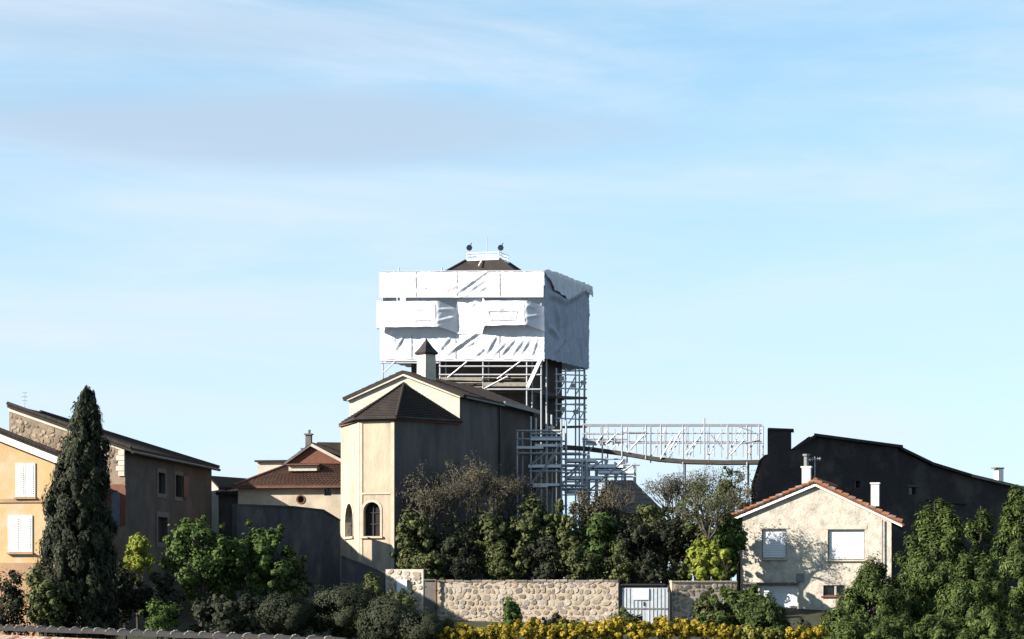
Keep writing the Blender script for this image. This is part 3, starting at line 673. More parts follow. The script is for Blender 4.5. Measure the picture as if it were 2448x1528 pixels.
def footbridge():
    pl = Plane(W(1345, HZ, 148), W(1830, HZ, 146)); wd = 1.4
    t = thing('scaffold_footbridge', 'long scaffold footbridge with lattice railings from the tower to the dark house', 'footbridge', pl.pt(6, 3))
    for x0, x1, py in ((1392, 1821, 1015), (1392, 1490, 1037), (1487, 1545, 1034), (1392, 1500, 1050)):
        tube('rail', t, pl.at(x0, py), pl.at(x1, py), .055, 'steel')
    tube('rail', t, pl.at(1392, 1015, -wd), pl.at(1821, 1015, -wd), .045, 'steel')
    tube('rail', t, pl.at(1500, 1056, -wd), pl.at(1821, 1056, -wd), .045, 'steel')
    for px in (1395, 1440, 1487, 1544, 1580, 1633, 1684, 1739, 1786, 1815):
        top = 1000 if px == 1684 else 1013
        tube('post', t, pl.at(px, top), pl.at(px, 1098 if px > 1500 else 1125), .05, 'steel'); tube('post', t, pl.at(px + 6, 1015, -wd), pl.at(px + 6, 1104, -wd), .04, 'steel')
    for a in ((1448, 1062, 1476, 1036), (1598, 1082, 1628, 1030), (1580, 1096, 1610, 1045), (1760, 1018, 1800, 1032), (1700, 1040, 1730, 1075), (1765, 1062, 1815, 1052), (1500, 1082, 1540, 1040), (1400, 1090, 1440, 1042), (1640, 1085, 1676, 1040), (1745, 1090, 1780, 1050)):
        tube('brace', t, pl.at(a[0], a[1], .08), pl.at(a[2], a[3], .08), .04, 'steel')
    for x in range(1402, 1815, 17):
        z_ = 1096 if x > 1540 else 1068 + (x - 1400) * .16
        tube('baluster', t, pl.at(x, 1016 + (x * 7) % 23, .05), pl.at(x, z_ - (x * 5) % 11, .05), .028, 'steel')
    for x in range(1410, 1800, 46):
        tube('brace', t, pl.at(x, 1094 if x > 1520 else 1072, -wd), pl.at(x + 38, 1020, -wd), .035, 'steel')
    tube('rail', t, pl.at(1392, 1056), pl.at(1821, 1056), .035, 'steel'); tube('rail', t, pl.at(1500, 1036, -.05), pl.at(1821, 1036, -.05), .035, 'steel')
    # deck: dark boards sagging from the tower side, then level
    pts = [(1345, 1068), (1400, 1072), (1440, 1077), (1490, 1084), (1567, 1097), (1640, 1103), (1730, 1105), (1822, 1104)]
    for a, b in zip(pts, pts[1:]):
        bar('deck_board', t, pl.at(a[0], a[1], -wd / 2), pl.at(b[0], b[1], -wd / 2), wd, .24, 'plank_dark')
    tube('ledger', t, pl.at(1390, 1112, .05), pl.at(1530, 1112, .05), .05, 'steel')
    for px in (1395, 1487, 1633, 1786):
        for d in (0, -wd):
            p = pl.at(px, 1105, d); tube('leg', t, Vector((p.x, p.y, -.3)), p, .05, 'steel')
    # mesh fence panels hung inside the bays
    for i, x in enumerate((1400, 1432, 1464, 1396, 1430, 1462)):
        bar('guard_panel', t, pl.at(x, 1058 if i < 3 else 1118, -.1), pl.at(x + 26, 1060 if i < 3 else 1118, -.1), .03, .3, 'white_pvc')
footbridge()

# ================================================================== LEFT HOUSES
def orange_house():
    D = 112; P0 = W(-330, HZ, 113.6); P1 = W(132, HZ, 112.0); pl = Plane(P0, P1)
    h = thing('orange_house', 'orange rendered house with white shutters at the left edge', 'house', P1 + UZ * -2.6)
    e = pl.len; ze = pl.uz(132, 1092)[1]; sl = .385; ta = e / 2; za = ze + sl * ta
    zb = -2.7
    zband = pl.uz(60, 1197)[1]
    w1 = pl.rect(44, 1107, 80, 1188); w2 = pl.rect(26, 1232, 73, 1320)
    wall('front_wall', pl, [(0, zb), (e, zb), (e, ze), (ta, za), (0, ze)], [w1, w2], MT['orange'], h, .12)
    slab('string_course', pl, [(-.01, zband - .09), (e + .01, zband - .09), (e + .01, zband + .09), (-.01, zband + .09)], .06, -.1, MT['orange_low'], h)
    zl = pl.uz(60, 1330)[1]; slab('plinth', pl, [(-.02, zb), (e + .02, zb), (e + .02, zl - .3), (-.02, zl - .3)], .05, -.1, MT['orange_low'], h)
    back = Vector((-1.75, 8, 0))
    for nm, a, b in (('side_wall', pl.pt(e, 0), pl.pt(e, 0) + back), ('side_wall', pl.pt(0, 0) + back, pl.pt(0, 0))):
        p = Plane(a, b); wall(nm, p, [(0, zb), (p.len, zb), (p.len, ze), (0, ze)], [], MT['orange'], h)
    p = Plane(pl.pt(e, 0) + back, pl.pt(0, 0) + back); wall('back_wall', p, [(0, zb), (e, zb), (e, ze), (ta, za), (0, ze)], [], MT['orange'], h)
    for wnd in (w1, w2):
        f = pane('window', pl, wnd, -.1, MT['white'], h)
        t0, z0 = wnd[0]; t1, z1 = wnd[2]; mid = (t0 + t1) / 2
        for a, b in ((t0 - .12, mid - .012), (mid + .012, t1 + .1)):
            s = slab('shutter', pl, [(a, z0), (b, z0), (b, z1), (a, z1)], .05, .01, MT['white'], f)
            n = 14
            for k in range(n):
                zz = z0 + .12 + (z1 - z0 - .24) * (k + .5) / n
                q = bar('slat', s, pl.pt(a + .08, zz, .058), pl.pt(b - .08, zz, .058), .035, .055, 'white'); 
        bar('sill', f, pl.pt(t0 - .16, z0 - .06, .06), pl.pt(t1 + .16, z0 - .06, .06), .2, .08, 'orange_low')
    ov = .42; fo = pl.n * .4
    for s in (1, -1):
        te = e + ov if s > 0 else -ov; zz = ze - sl * ov
        A = pl.pt(te, zz + .2); T = pl.pt(ta, za + .2)
        if s > 0: tiled('roof', A + fo, A + back, T + back, T + fo, MT['dark_tile'], h)
        else: tiled('roof', A + back, A + fo, T + fo, T + back, MT['dark_tile'], h)
        bar('barge_board', h, pl.pt(te, zz - .09, .34), pl.pt(ta, za - .09, .34), .1, .3, 'soffit')
        for k in range(26):
            f = k / 26; p0 = pl.pt(te, zz + .27, .42).lerp(pl.pt(ta, za + .27, .42), f); p1 = pl.pt(te, zz + .27, .42).lerp(pl.pt(ta, za + .27, .42), f + .045)
            tube('rake_tile', h, p0, p1 + UZ * .02, .1, 'dark_tile')
    return h
orange_house()

def stone_house():
    P1 = W(22, HZ, 122.0); P2 = W(299, HZ, 120.0); P3 = W(506, HZ, 138.5); P4 = P1 + (P3 - P2)
    fp = Plane(P1, P2); sp = Plane(P2, P3); zb = -2.6
    h = thing('stone_house', 'tall brown stone house with dark shaded side behind the cypress', 'house', P2 + UZ * zb)
    z1 = fp.uz(22, 972)[1]; z2 = fp.uz(299, 1068)[1]; e = fp.len
    aw = arch(fp, 265, 1172, 288, 1256)
    wall('front_wall', fp, [(0, zb), (e, zb), (e, z2), (0, z1)], [aw], MT['stone_wall'], h, .2)
    f = pane('window', fp, aw, -.06, MT['blue_shutter'], h)
    big = grow(aw, .3); big[0] = (big[0][0], aw[0][1]); big[1] = (big[1][0], aw[0][1])
    ring('brick_surround', fp, big, aw, .04, -.02, MT['brick'], f)
    top = lambda t: z1 + (z2 - z1) * t / e
    lay_stones(h, fp, .05, e - .06, fp.uz(100, 1128)[1], z1, .29, .21, BSTONES, .03, 5, lambda t, z: z < top(t) - .35 and not (fp.uz(225, 1000)[0] < t and z < fp.uz(280, 1110)[1]))
    # pale quoin and verge band at the right corner and under the rake
    slab('verge_band', fp, [(0, z1 - .24), (e, z2 - .24), (e, z2 - .02), (0, z1 - .02)], .07, -.05, MT['pale'], h)
    for k in range(5):
        zz = z2 - .3 - k * .26; bar('quoin', h, fp.pt(e - .34 - .12 * (k % 2), zz, .02), fp.pt(e - .01, zz, .02), .12, .24, 'pale')
    # side wall in the shade
    ez = z2 - .05
    w1 = sp.rect(377, 1132, 394, 1179); w2 = sp.rect(418, 1138, 434, 1187); dr = sp.rect(376, 1238, 399, 1296)
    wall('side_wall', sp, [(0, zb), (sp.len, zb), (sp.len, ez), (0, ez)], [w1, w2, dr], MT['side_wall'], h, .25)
    for w_ in (w1, w2):
        f = pane('window', sp, w_, -.2, MT['glass'], h); ring('surround', sp, grow(w_, .22), w_, .04, -.01, MT['trim'], f)
        t0, z0 = w_[0]; t1, zt = w_[2]; tube('mullion', f, sp.pt((t0 + t1) / 2, z0, -.17), sp.pt((t0 + t1) / 2, zt, -.17), .04, 'trim')
    t0, z0 = w2[0]; t1, zt = w2[2]
    slab('open_shutter', sp, [(t1 + .05, z0), (t1 + (t1 - t0) * .75, z0), (t1 + (t1 - t0) * .75, zt), (t1 + .05, zt)], .12, .07, MT['redwood'], h)
    d = pane('door', sp, dr, -.2, MT['dark_in'], h); ring('surround', sp, grow(dr, .28), dr, .05, -.01, MT['trim'], d)
    tube('handle', d, sp.pt(dr[0][0] + .2, -0.2 + dr[0][1] + 1.2, -.16), sp.pt(dr[0][0] + .35, dr[0][1] + 1.0, -.16), .03, 'steel')
    bk = Plane(P3, P4); wall('back_wall', bk, [(0, zb), (bk.len, zb), (bk.len, ez), (0, ez)], [], MT['side_wall'], h)
    lf = Plane(P4, P1); wall('back_wall', lf, [(0, zb), (lf.len, zb), (lf.len, z1), (lf.len * .72, z1), (0, ez)], [], MT['stone_wall'], h)
    # mono-pitch tiled roof
    run = (fp.e * .45); up = UZ * (.05); dz = (z1 - z2) / e * .45
    fo = fp.n * .18
    Q = P1.lerp(P4, .28)
    rf = tiled('roof', P2 + run + fo + UZ * (ez - dz) + up, P3 + run + UZ * (ez - dz) + up, Q + UZ * (z1 + .07), P1 + fo + UZ * (z1 + .07), MT['dark_tile'], h)
    mesh('roof_hip', [P3 + run + UZ * (ez - dz) + up, P4 + UZ * ez, Q + UZ * (z1 + .07)], [(0, 1, 2)], MT['dark_tile'], rf)
    tube('hip_tile', rf, P3 + run + UZ * (ez - dz + .1), Q + UZ * (z1 + .12), .09, 'dark_tile')
    tube('gutter', h, P2 + run * 1.1 + fo + UZ * (ez - dz - .08), P3 + run * 1.1 + UZ * (ez - dz - .08), .08, 'metal_dark')
    for k in range(22):
        a = (P1 + fo * 1.1 + UZ * (z1 + .16)).lerp(P2 + run + fo * 1.1 + UZ * (ez - dz + .14), k / 22); b = (P1 + fo * 1.1 + UZ * (z1 + .16)).lerp(P2 + run + fo * 1.1 + UZ * (ez - dz + .14), (k + .96) / 22)
        tube('rake_tile', h, a, b, .09, 'dark_tile')
    # TV aerial on the upper edge
    b = fp.at(47, 982, -.5); a = thing('roof_aerial', 'small television aerial on the stone house roof at far left', 'antenna', b)
    tube('mast', a, b, b + UZ * 1.0, .02, 'steel')
    for k, (z, l) in enumerate(((.95, .22), (.75, .3), (.55, .26))): tube('element', a, b + UZ * z - Vector((l / 2, 0, 0)), b + UZ * z + Vector((l / 2, 0, 0)), .015, 'steel')
stone_house()

def low_shed():
    pl = Plane(W(502, HZ, 140.5), W(580, HZ, 139.5)); s = thing('shed', 'low dark roofed outbuilding between the stone house and the cream annex', 'shed', pl.pt(1, -1.5))
    e = pl.len; a = pl.uz(503, 1142); b = pl.uz(522, 1166); c = pl.uz(522, 1178)
    slab('wall', pl, [(0, -1.6), (b[0], -1.6), (b[0], b[1]), (a[0], a[1])], 0, -4, MT['pale'], s)
    slab('wing_wall', pl, [(b[0], -1.6), (e, -1.6), (e, c[1]), (b[0], c[1])], -.05, -4, MT['side_wall'], s)
    slab('roof', pl, [(a[0] - .05, a[1]), (b[0] + .12, b[1] - .06), (b[0] + .12, b[1] + .06), (a[0] - .05, a[1] + .12)], .15, -4.2, MT['dark_tile'], s)
    tiled('wing_roof', pl.pt(b[0] - .05, c[1] - .02, .2), pl.pt(e + .1, c[1] - .02, .2), pl.pt(e + .1, c[1] + .35, -2), pl.pt(b[0] - .05, c[1] + .35, -2), MT['dark_tile'], s)
low_shed()

def annex():
    P0 = W(569, HZ, 138.4); P1 = W(818, HZ, 137.4); pl = Plane(P0, P1); e = pl.len; zb = -2
    a = thing('annex_house', 'cream house with brown tiled roof left of the church apse', 'house', pl.pt(e / 2, zb))
    zw = pl.uz(700, 1166)[1]
    oc = [(pl.uz(719, 1194)[0] + .2 * math.cos(t), pl.uz(719, 1194)[1] + .2 * math.sin(t)) for t in [2 * math.pi * i / 12 for i in range(12)]]
    sw = pl.rect(775, 1168, 792, 1185)
    wall('front_wall', pl, [(0, zb), (e, zb), (e, zw), (0, zw)], [oc, sw], MT['cream'], a, .25)
    f = pane('oculus', pl, oc, -.15, MT['glass'], a); ring('surround', pl, [(p[0] * 1.0 + (p[0] - pl.uz(719, 1194)[0]) * .35, p[1] + (p[1] - pl.uz(719, 1194)[1]) * .35) for p in oc], oc, .04, -.02, MT['brick'], f)
    f = pane('window', pl, sw, -.2, MT['glass'], a); tube('mullion', f, pl.pt((sw[0][0] + sw[1][0]) / 2, sw[0][1], -.16), pl.pt((sw[0][0] + sw[1][0]) / 2, sw[2][1], -.16), .025, 'trim')
    L = Plane(pl.pt(0, 0) - pl.n * 7, pl.pt(0, 0)); wall('side_wall', L, [(0, zb), (7, zb), (7, zw), (0, zw)], [], MT['cream'], a)
    B = Plane(pl.pt(e, 0) - pl.n * 7, pl.pt(0, 0) - pl.n * 7); wall('back_wall', B, [(0, zb), (B.len, zb), (B.len, zw), (0, zw)], [], MT['cream'], a)
    # main hipped roof
    ez = pl.uz(700, 1163)[1]; tl = pl.uz(562, 1150)[0]
    A = pl.pt(tl, ez, .3); Bq = pl.pt(e + .02, ez, .3); D = 4.0
    zt = pl.uz(740, 1106)[1] * 1.02
    C = pl.pt(e + .3, zt + .1, -D); T = pl.pt(pl.uz(660, 1110)[0], zt, -D)
    r = tiled('main_roof', A, Bq, C, T, MT['brown_tile'], a)
    mesh('roof_hip', [A + UZ * .04, T + UZ * .04, pl.pt(tl, ez + .04, -8)], [(0, 1, 2)], MT['brown_tile'], r)
    tube('hip_tile', r, A + UZ * .08, T + UZ * .08, .09, 'brown_tile')
    bar('gutter', r, A - UZ * .05 + pl.n * .06, Bq - UZ * .05 + pl.n * .06, .1, .1, 'brown_tile')
    # white dormer strip
    d0 = pl.shift(-1.9); q = d0.rect(690, 1113, 757, 1126)
    dm = slab('dormer', d0, q, 0, -1.5, MT['pale'], a); bar('dormer_roof', dm, d0.pt(q[3][0] - .1, q[2][1] + .06, -.5), d0.pt(q[2][0] + .2, q[2][1] + .06, -.5), 1.4, .08, 'brown_tile')
    # upper gabled storey with red-brown pediment
    u = pl.shift(-3.6); ap = u.uz(746, 1064); lb = u.uz(690, 1107); rb = u.uz(818, 1107)
    slab('upper_wall', u, [(lb[0] + .1, lb[1] - 1.2), (rb[0], lb[1] - 1.2), (rb[0], lb[1]), (lb[0] + .1, lb[1])], -.05, -5, MT['cream'], a)
    pd = slab('pediment', u, [(lb[0], lb[1]), (rb[0] + .6, rb[1] - .05), (ap[0], ap[1] - .1)], 0, -.2, MT['brick'], a)
    lw = u.uz(694, 1068)
    slab('back_wall', u, [(lw[0], lb[1] - .8), (u.uz(742, 1068)[0], lb[1] - .8), (u.uz(742, 1068)[0], lw[1]), (lw[0], lw[1])], -3.2, -6, MT['pale'], a)
    bar('parapet_coping', a, u.pt(lw[0] - .15, lw[1] + .05, -4.4), u.pt(u.uz(742, 1068)[0], lw[1] + .05, -4.4), 2.8, .09, 'trim')
    bar('verge', a, u.pt(ap[0], ap[1], .1), u.pt(u.uz(822, 1104)[0], u.uz(822, 1104)[1], .1), .3, .16, 'pale')
    bar('verge', a, u.pt(ap[0], ap[1] + .01, .08), u.pt(lb[0] - .2, lb[1] - .05, .08), .3, .1, 'trim')
    tiled('upper_roof', u.pt(rb[0] + .6, rb[1] + .25, .0), u.pt(rb[0] + .6, rb[1] + .25, -5), u.pt(ap[0], ap[1] + .12, -5), u.pt(ap[0], ap[1] + .12, .0), MT['dark_tile'], a)
    tiled('upper_roof', u.pt(lb[0] - .2, lb[1], -3.1), u.pt(lb[0] - .2, lb[1], 0), u.pt(ap[0], ap[1] + .1, 0), u.pt(ap[0], ap[1] + .1, -3.1), MT['dark_tile'], a)
    # rear ridge roof between gable and apse
    q = u.shift(-2.5); 
    slab('rear_roof', q, [(q.uz(752, 1063)[0], q.uz(752, 1063)[1] - .8), (q.uz(830, 1063)[0], q.uz(830, 1063)[1] - .9), (q.uz(830, 1058)[0], q.uz(830, 1058)[1]), (q.uz(758, 1057)[0], q.uz(758, 1057)[1])], 0, -3, MT['dark_tile'], a)
    w = pl.shift(-5.5); q = w.rect(616, 1104, 690, 1135)
    slab('side_wing', w, q, 0, -3, MT['pale'], a); bar('wing_coping', a, w.pt(q[3][0] - .15, q[2][1] + .05, -1.4), w.pt(q[2][0], q[2][1] + .05, -1.4), 3.2, .1, 'dark_tile')
    # chimney
    cpl = u.shift(-1.0); q = cpl.rect(730, 1040, 743, 1072)
    c = slab('chimney', cpl, q, 0, -.35, MT['trim'], a); mq = (q[0][0] + q[1][0]) / 2
    bar('chimney_cap', c, cpl.pt(q[0][0] - .06, q[2][1] + .05, -.17), cpl.pt(q[1][0] + .06, q[2][1] + .05, -.17), .5, .08, 'trim')
    tube('chimney_pot', c, cpl.pt(mq, q[2][1] + .05, -.17), cpl.pt(mq + .02, q[2][1] + .32, -.17), .1, 'zinc')
annex()

def shade_walls():
    pl = Plane(W(566, HZ, 126.2), W(814, HZ, 130.2)); e = pl.len; zb = -2.2
    c = thing('courtyard_wall', 'high dark shaded courtyard wall below the cream annex', 'wall', pl.pt(e / 2, zb))  # added wall, its top edge drawn along the cast shade on the annex
    tp = [pl.uz(566, 1208), pl.uz(700, 1213), pl.uz(772, 1221), pl.uz(813, 1246)]
    slab('masonry', pl, [(0, zb), (e, zb)] + tp[::-1], 0, -.45, MT['court'], c)  # body of the added wall, stands in for the cast shade
    for a, b in zip(tp, tp[1:]): bar('coping', c, pl.pt(a[0], a[1] + .04, -.22), pl.pt(b[0], b[1] + .04, -.22), .56, .07, 'court')  # top of the added wall, follows the edge of the cast shade
    q = Plane(W(816, HZ, 128.3), W(922, HZ, 127.9)); e = q.len
    k = thing('apse_foot_wall', 'low sloping dark wall at the foot of the apse', 'wall', q.pt(e / 2, zb))  # added dark wall in the outline of the shade on the lower apse
    a, b = q.uz(816, 1330), q.uz(922, 1372)
    slab('masonry', q, [(0, zb), (e, zb), (e, b[1]), (0, a[1])], 0, -.4, MT['court'], k)  # body of the added wall, stands in for shade on the lower apse
    bar('coping', k, q.pt(0, a[1] + .03, -.2), q.pt(e, b[1] + .03, -.2), .5, .06, 'court')  # top of the added wall, follows the edge of the apse shade
shade_walls()

# ================================================================== WALLS AND GATE
def rubble():
    pl = Plane(W(1045, HZ, 127.0), W(1478, HZ, 125.4)); e = pl.len; zb = -2.3
    zt = pl.uz(1200, 1388)[1]
    w = thing('rubble_wall', 'long pale rubble stone garden wall in front of the hedge', 'wall', pl.pt(e / 2, zb))
    slab('mortar_core', pl, [(0, zb), (e, zb), (e, zt - .05), (0, zt - .05)], 0, -.45, MT['mortar'], w)
    lay_stones(w, pl, .02, e - .02, zb + .38, zt - .02, .30, .215, STONES, .03, 3)
    t = -.03
    while t < e - .1:
        ln = min(rnd.uniform(.25, .75), e + .02 - t); zc = rnd.uniform(-.03, .05)
        slab('coping_stone', pl, [(t + .01, zt - .06), (t + ln - .01, zt - .06), (t + ln - .03, zt + .02 + zc), (t + .03, zt + .02 + zc * .6)], .05 + rnd.uniform(-.02, .03), -.5, rnd.choice(STONES), w); t += ln
    # end pier left of it, pale, with the letter box
    p2 = Plane(W(922, HZ, 127.6), W(1012, HZ, 127.1)); zt2 = p2.uz(960, 1361)[1]
    p = thing('pale_pier_wall', 'short tall pale stone wall stub at the foot of the apse', 'wall', p2.pt(1, zb))
    slab('mortar_core', p2, [(0, zb), (p2.len, zb), (p2.len, zt2), (0, zt2)], 0, -.5, MT['pale'], p)
    lay_stones(p, p2, .04, p2.len - .04, -1.1, zt2 - .05, .34, .26, STONES[2:3] + STONES[:1], .05, 8)
    q = p2.rect(951, 1388, 975, 1417)
    b = thing('letter_box', 'small white box fixed to the pale wall stub below the apse', 'box', p2.pt(q[0][0], q[0][1]))
    slab('case', p2, q, .22, .045, MT['white_pvc'], b); bar('lid', b, p2.pt(q[3][0] - .03, q[2][1] + .02, .14), p2.pt(q[2][0] + .03, q[2][1] + .02, .14), .22, .05, 'white_pvc')
    p3 = Plane(W(1012, HZ, 127.1), W(1042, HZ, 127.0)); zt3 = p3.uz(1026, 1388)[1]
    g = thing('grey_wall_section', 'narrow grey rendered wall section between pale stub and rubble wall', 'wall', p3.pt(.3, zb))
    slab('panel', p3, [(.01, zb), (p3.len - .02, zb), (p3.len - .02, zt3), (.01, zt3)], -.04, -.4, MT['trim'], g)
    bar('coping', g, p3.pt(.01, zt3 + .04, -.2), p3.pt(p3.len - .02, zt3 + .04, -.2), .5, .07, 'trim')
    d = W(1043, 1385, 126.8); o = thing('drain_pipe', 'dark rusty upright pipe at the left end of the rubble wall', 'pipe', Vector((d.x, d.y, -2)))
    tube('pipe', o, Vector((d.x, d.y, -2)), d, .06, 'rust'); 
    for z in (-1.2, -.3): tube('bracket', o, Vector((d.x, d.y, z)), Vector((d.x, d.y, z + .06)), .08, 'metal_dark')
    # right wall
    r = Plane(W(1606, HZ, 125.8), W(1762, HZ, 126.4)); zt4 = r.uz(1680, 1392)[1]
    k = thing('right_garden_wall', 'short rubble wall right of the gate beside the roughcast house', 'wall', r.pt(1, zb))
    slab('mortar_core', r, [(0, zb), (r.len, zb), (r.len, zt4), (0, zt4)], 0, -.45, MT['mortar'], k)
    lay_stones(k, r, .02, r.len - .02, -1.95, zt4 - .02, .30, .215, STONES, .03, 13)
    slab('coping', r, [(-.02, zt4), (r.len, zt4), (r.len, zt4 + .08), (-.02, zt4 + .08)], .06, -.5, MT['mortar'], k)
rubble()
def gate():
    pl = Plane(W(1480, HZ, 125.5), W(1604, HZ, 125.5)); e = pl.len; zb = -2.1; zt = pl.uz(1540, 1399)[1]
    g = thing('garden_gate', 'grey sheet metal double gate in a black rounded frame', 'gate', pl.pt(e / 2, zb))
    pts = [pl.pt(.04, zb), pl.pt(.04, zt - .08), pl.pt(.12, zt), pl.pt(e - .3, zt), pl.pt(e - .12, zt - .1), pl.pt(e - .05, zt - .32), pl.pt(e - .05, zb)]
    mb = MB(); mb.tube(pts, [.07] * len(pts), 8); mb.build('frame', MT['metal_dark'], g)
    xs = [.14, e * .5, e - .14]
    for i in range(2):
        a, b = xs[i] + .01, xs[i + 1] - .01; l = slab('leaf', pl, [(a, zb + .1), (b, zb + .1), (b, zt - .14), (a, zt - .14)], -.02, -.06, MT['gate'], g)
        for k in range(1, 6):
            t = a + (b - a) * k / 6; bar('rib', l, pl.pt(t, zb + .12, -.012), pl.pt(t, zt - .16, -.012), .03, .03, 'gate')
        bar('rail', l, pl.pt(a, zb + .9, -.008), pl.pt(b, zb + .9, -.008), .035, .07, 'zinc')
        for z in (zb + .3, zt - .35): tube('hinge', l, pl.pt(a if i == 0 else b, z, .0), pl.pt(a if i == 0 else b, z + .15, .0), .035, 'metal_dark')
    tube('handle', g, pl.pt(e * .5 - .06, zb + 1.05, .01), pl.pt(e * .5 - .06, zb + 1.25, .01), .025, 'metal_dark')
    q = pl.rect(1515, 1407, 1551, 1434); s = thing('gate_notice', 'plain white rectangular notice fixed on the gate', 'sign', pl.pt(q[0][0], q[0][1]))
    slab('plate', pl, q, .03, .012, MT['white_pvc'], s)
gate()

# ================================================================== RIGHT HOUSE
def roughcast_house():
    pl = Plane(W(1770, HZ, 131.2), W(2131, HZ, 129.2)); e = pl.len; zb = -2.0
    h = thing('roughcast_house', 'pale roughcast gabled house with terracotta roof edge and white shutters', 'house', pl.pt(e / 2, zb))
    L = pl.uz(1770, 1232); Rr = pl.uz(2131, 1240); A = pl.uz(1950, 1158)
    w1 = pl.rect(1821, 1265, 1880, 1335); w2 = pl.rect(1979, 1266, 2067, 1338); gd = pl.rect(1816, 1400, 1906, 1486); sm = pl.rect(1968, 1399, 2020, 1425)
    gd[0] = (gd[0][0], zb + .05); gd[1] = (gd[1][0], zb + .05)
    wall('front_wall', pl, [(0, zb), (e, zb), (e, Rr[1]), (A[0], A[1]), (0, L[1])], [w1, w2, gd, sm], MT['rough'], h, .24)
    back = Vector((1.4, 9, 0))
    for a, b, z in ((pl.pt(e, 0), pl.pt(e, 0) + back, Rr[1]), (pl.pt(0, 0) + back, pl.pt(0, 0), L[1])):
        p = Plane(a, b); wall('side_wall', p, [(0, zb), (p.len, zb), (p.len, z), (0, z)], [], MT['rough'], h)
    p = Plane(pl.pt(e, 0) + back, pl.pt(0, 0) + back); wall('back_wall', p, [(0, zb), (e, zb), (e, L[1]), (e - A[0], A[1]), (0, Rr[1])], [], MT['rough'], h)
    for w_ in (w1, w2):
        t0, z0 = w_[0]; t1, z1 = w_[2]
        f = pane('window', pl, w_, -.2, MT['glass'], h)
        n = 16
        for k in range(n):     # roller shutter slats
            za = z0 + .05 + (z1 - z0 - .08) * k / n; zc = za + (z1 - z0 - .08) / n * .86
            slab('shutter_slat', pl, [(t0 + .04, za), (t1 - .04, za), (t1 - .04, zc), (t0 + .04, zc)], -.15, -.19, MT['white_pvc'], f)
        for q in (t0 + .025, t1 - .025): bar('guide', f, pl.pt(q, z0 + .02, -.13), pl.pt(q, z1 - .02, -.13), .05, .05, 'zinc')
        bar('sill', f, pl.pt(t0 - .08, z0 - .05, .03), pl.pt(t1 + .08, z0 - .05, .03), .18, .09, 'apse_trim')
        bar('lintel', f, pl.pt(t0 - .12, z1 + .12, .0), pl.pt(t1 + .12, z1 + .12, .0), .05, .18, 'gable')
    g = pane('garage_door', pl, gd, -.2, MT['white_pvc'], h); t0, z0 = gd[0]; t1, z1 = gd[2]
    for k in range(5):
        za = z0 + (z1 - z0) * k / 5 + .02; zc = z0 + (z1 - z0) * (k + 1) / 5 - .02
        slab('door_panel', pl, [(t0 + .03, za), (t1 - .03, za), (t1 - .03, zc), (t0 + .03, zc)], -.16, -.2, MT['white_pvc'], g)
    bar('door_canopy', h, pl.pt(.2, z1 + .12, .13), pl.pt(t1 + .12, z1 + .12, .13), .26, .1, 'trim')
    f = pane('small_window', pl, sm, -.16, MT['glass'], h); t0, z0 = sm[0]; t1, z1 = sm[2]
    ring('frame', pl, sm, grow(sm, -.06), -.07, -.15, MT['redwood'], f)
    mid = t0 + (t1 - t0) * .55; bar('mullion', f, pl.pt(mid, z0 + .05, -.11), pl.pt(mid, z1 - .05, -.11), .2, .08, 'gable')
    bar('sill', f, pl.pt(t0 - .1, z0 - .04, .03), pl.pt(t1 + .1, z0 - .04, .03), .14, .07, 'redwood')
    q = pl.rect(1903, 1371, 1923, 1392); v = slab('meter_box', pl, q, .05, -.01, MT['zinc'], h)
    # roof
    fo = pl.n * .2
    EL = pl.uz(1749, 1236); ER = pl.uz(2158, 1250); AP = pl.uz(1950, 1152)
    tl = tiled('roof', pl.pt(*EL) + back, pl.pt(*EL) + fo, pl.pt(*AP) + fo, pl.pt(*AP) + back, MT['red_tile'], h)
    tr = tiled('roof', pl.pt(*ER) + fo, pl.pt(*ER) + back, pl.pt(*AP) + back, pl.pt(*AP) + fo, MT['red_tile'], h)
    for (E, par) in ((EL, tl), (ER, tr)):
        bar('barge_board', par, pl.pt(E[0], E[1] - .16, .17), pl.pt(AP[0], AP[1] - .16, .17), .06, .14, 'soffit')
        a, b = pl.pt(E[0], E[1] + .06, .2), pl.pt(AP[0], AP[1] + .06, .2); n = 13
        for k in range(n):
            p0 = a.lerp(b, k / n); p1 = a.lerp(b, (k + 1.08) / n); mb = MB(); up = UZ * .03
            mb.tube([p0 + up, p1 - up], [.115, .095], 8); mb.build('rake_tile', MT['red_tile' if (k * 7 + len(par.name)) % 3 else 'pink_tile'], par)
    for k in range(14):
        p0 = pl.pt(AP[0], AP[1] + .08, .25 - k * .68); p1 = pl.pt(AP[0], AP[1] + .11, .25 - (k + 1.05) * .68); mb = MB(); mb.tube([p0, p1], [.15, .13], 8); mb.build('ridge_tile', MT['red_tile'], tl)
    # downpipes
    for (px, off) in ((1764, -.15), (2110, None)):
        t = pl.uz(px, 1300)[0]; zt = pl.uz(px, 1243)[1]
        tube('downpipe', h, pl.pt(t, zb, .12), pl.pt(t, zt, .12), .06 if off else .04, 'rust' if off else 'zinc')
    tube('gutter', tl, pl.pt(EL[0] - .04, EL[1] - .1) + fo, pl.pt(EL[0] - .04, EL[1] - .1) + back, .08, 'rust')
    tube('gutter', tr, pl.pt(ER[0] + .04, ER[1] - .1) + fo, pl.pt(ER[0] + .04, ER[1] - .1) + back, .08, 'rust')
    # chimneys
    q = pl.shift(-2.4); r = q.rect(1917, 1118, 1937, 1172); c = slab('chimney', q, r, 0, -.5, MT['white'], h); m = (r[0][0] + r[1][0]) / 2
    bar('chimney_cap', c, q.pt(r[0][0] - .06, r[2][1] + .04, -.25), q.pt(r[1][0] + .06, r[2][1] + .04, -.25), .6, .08, 'white')
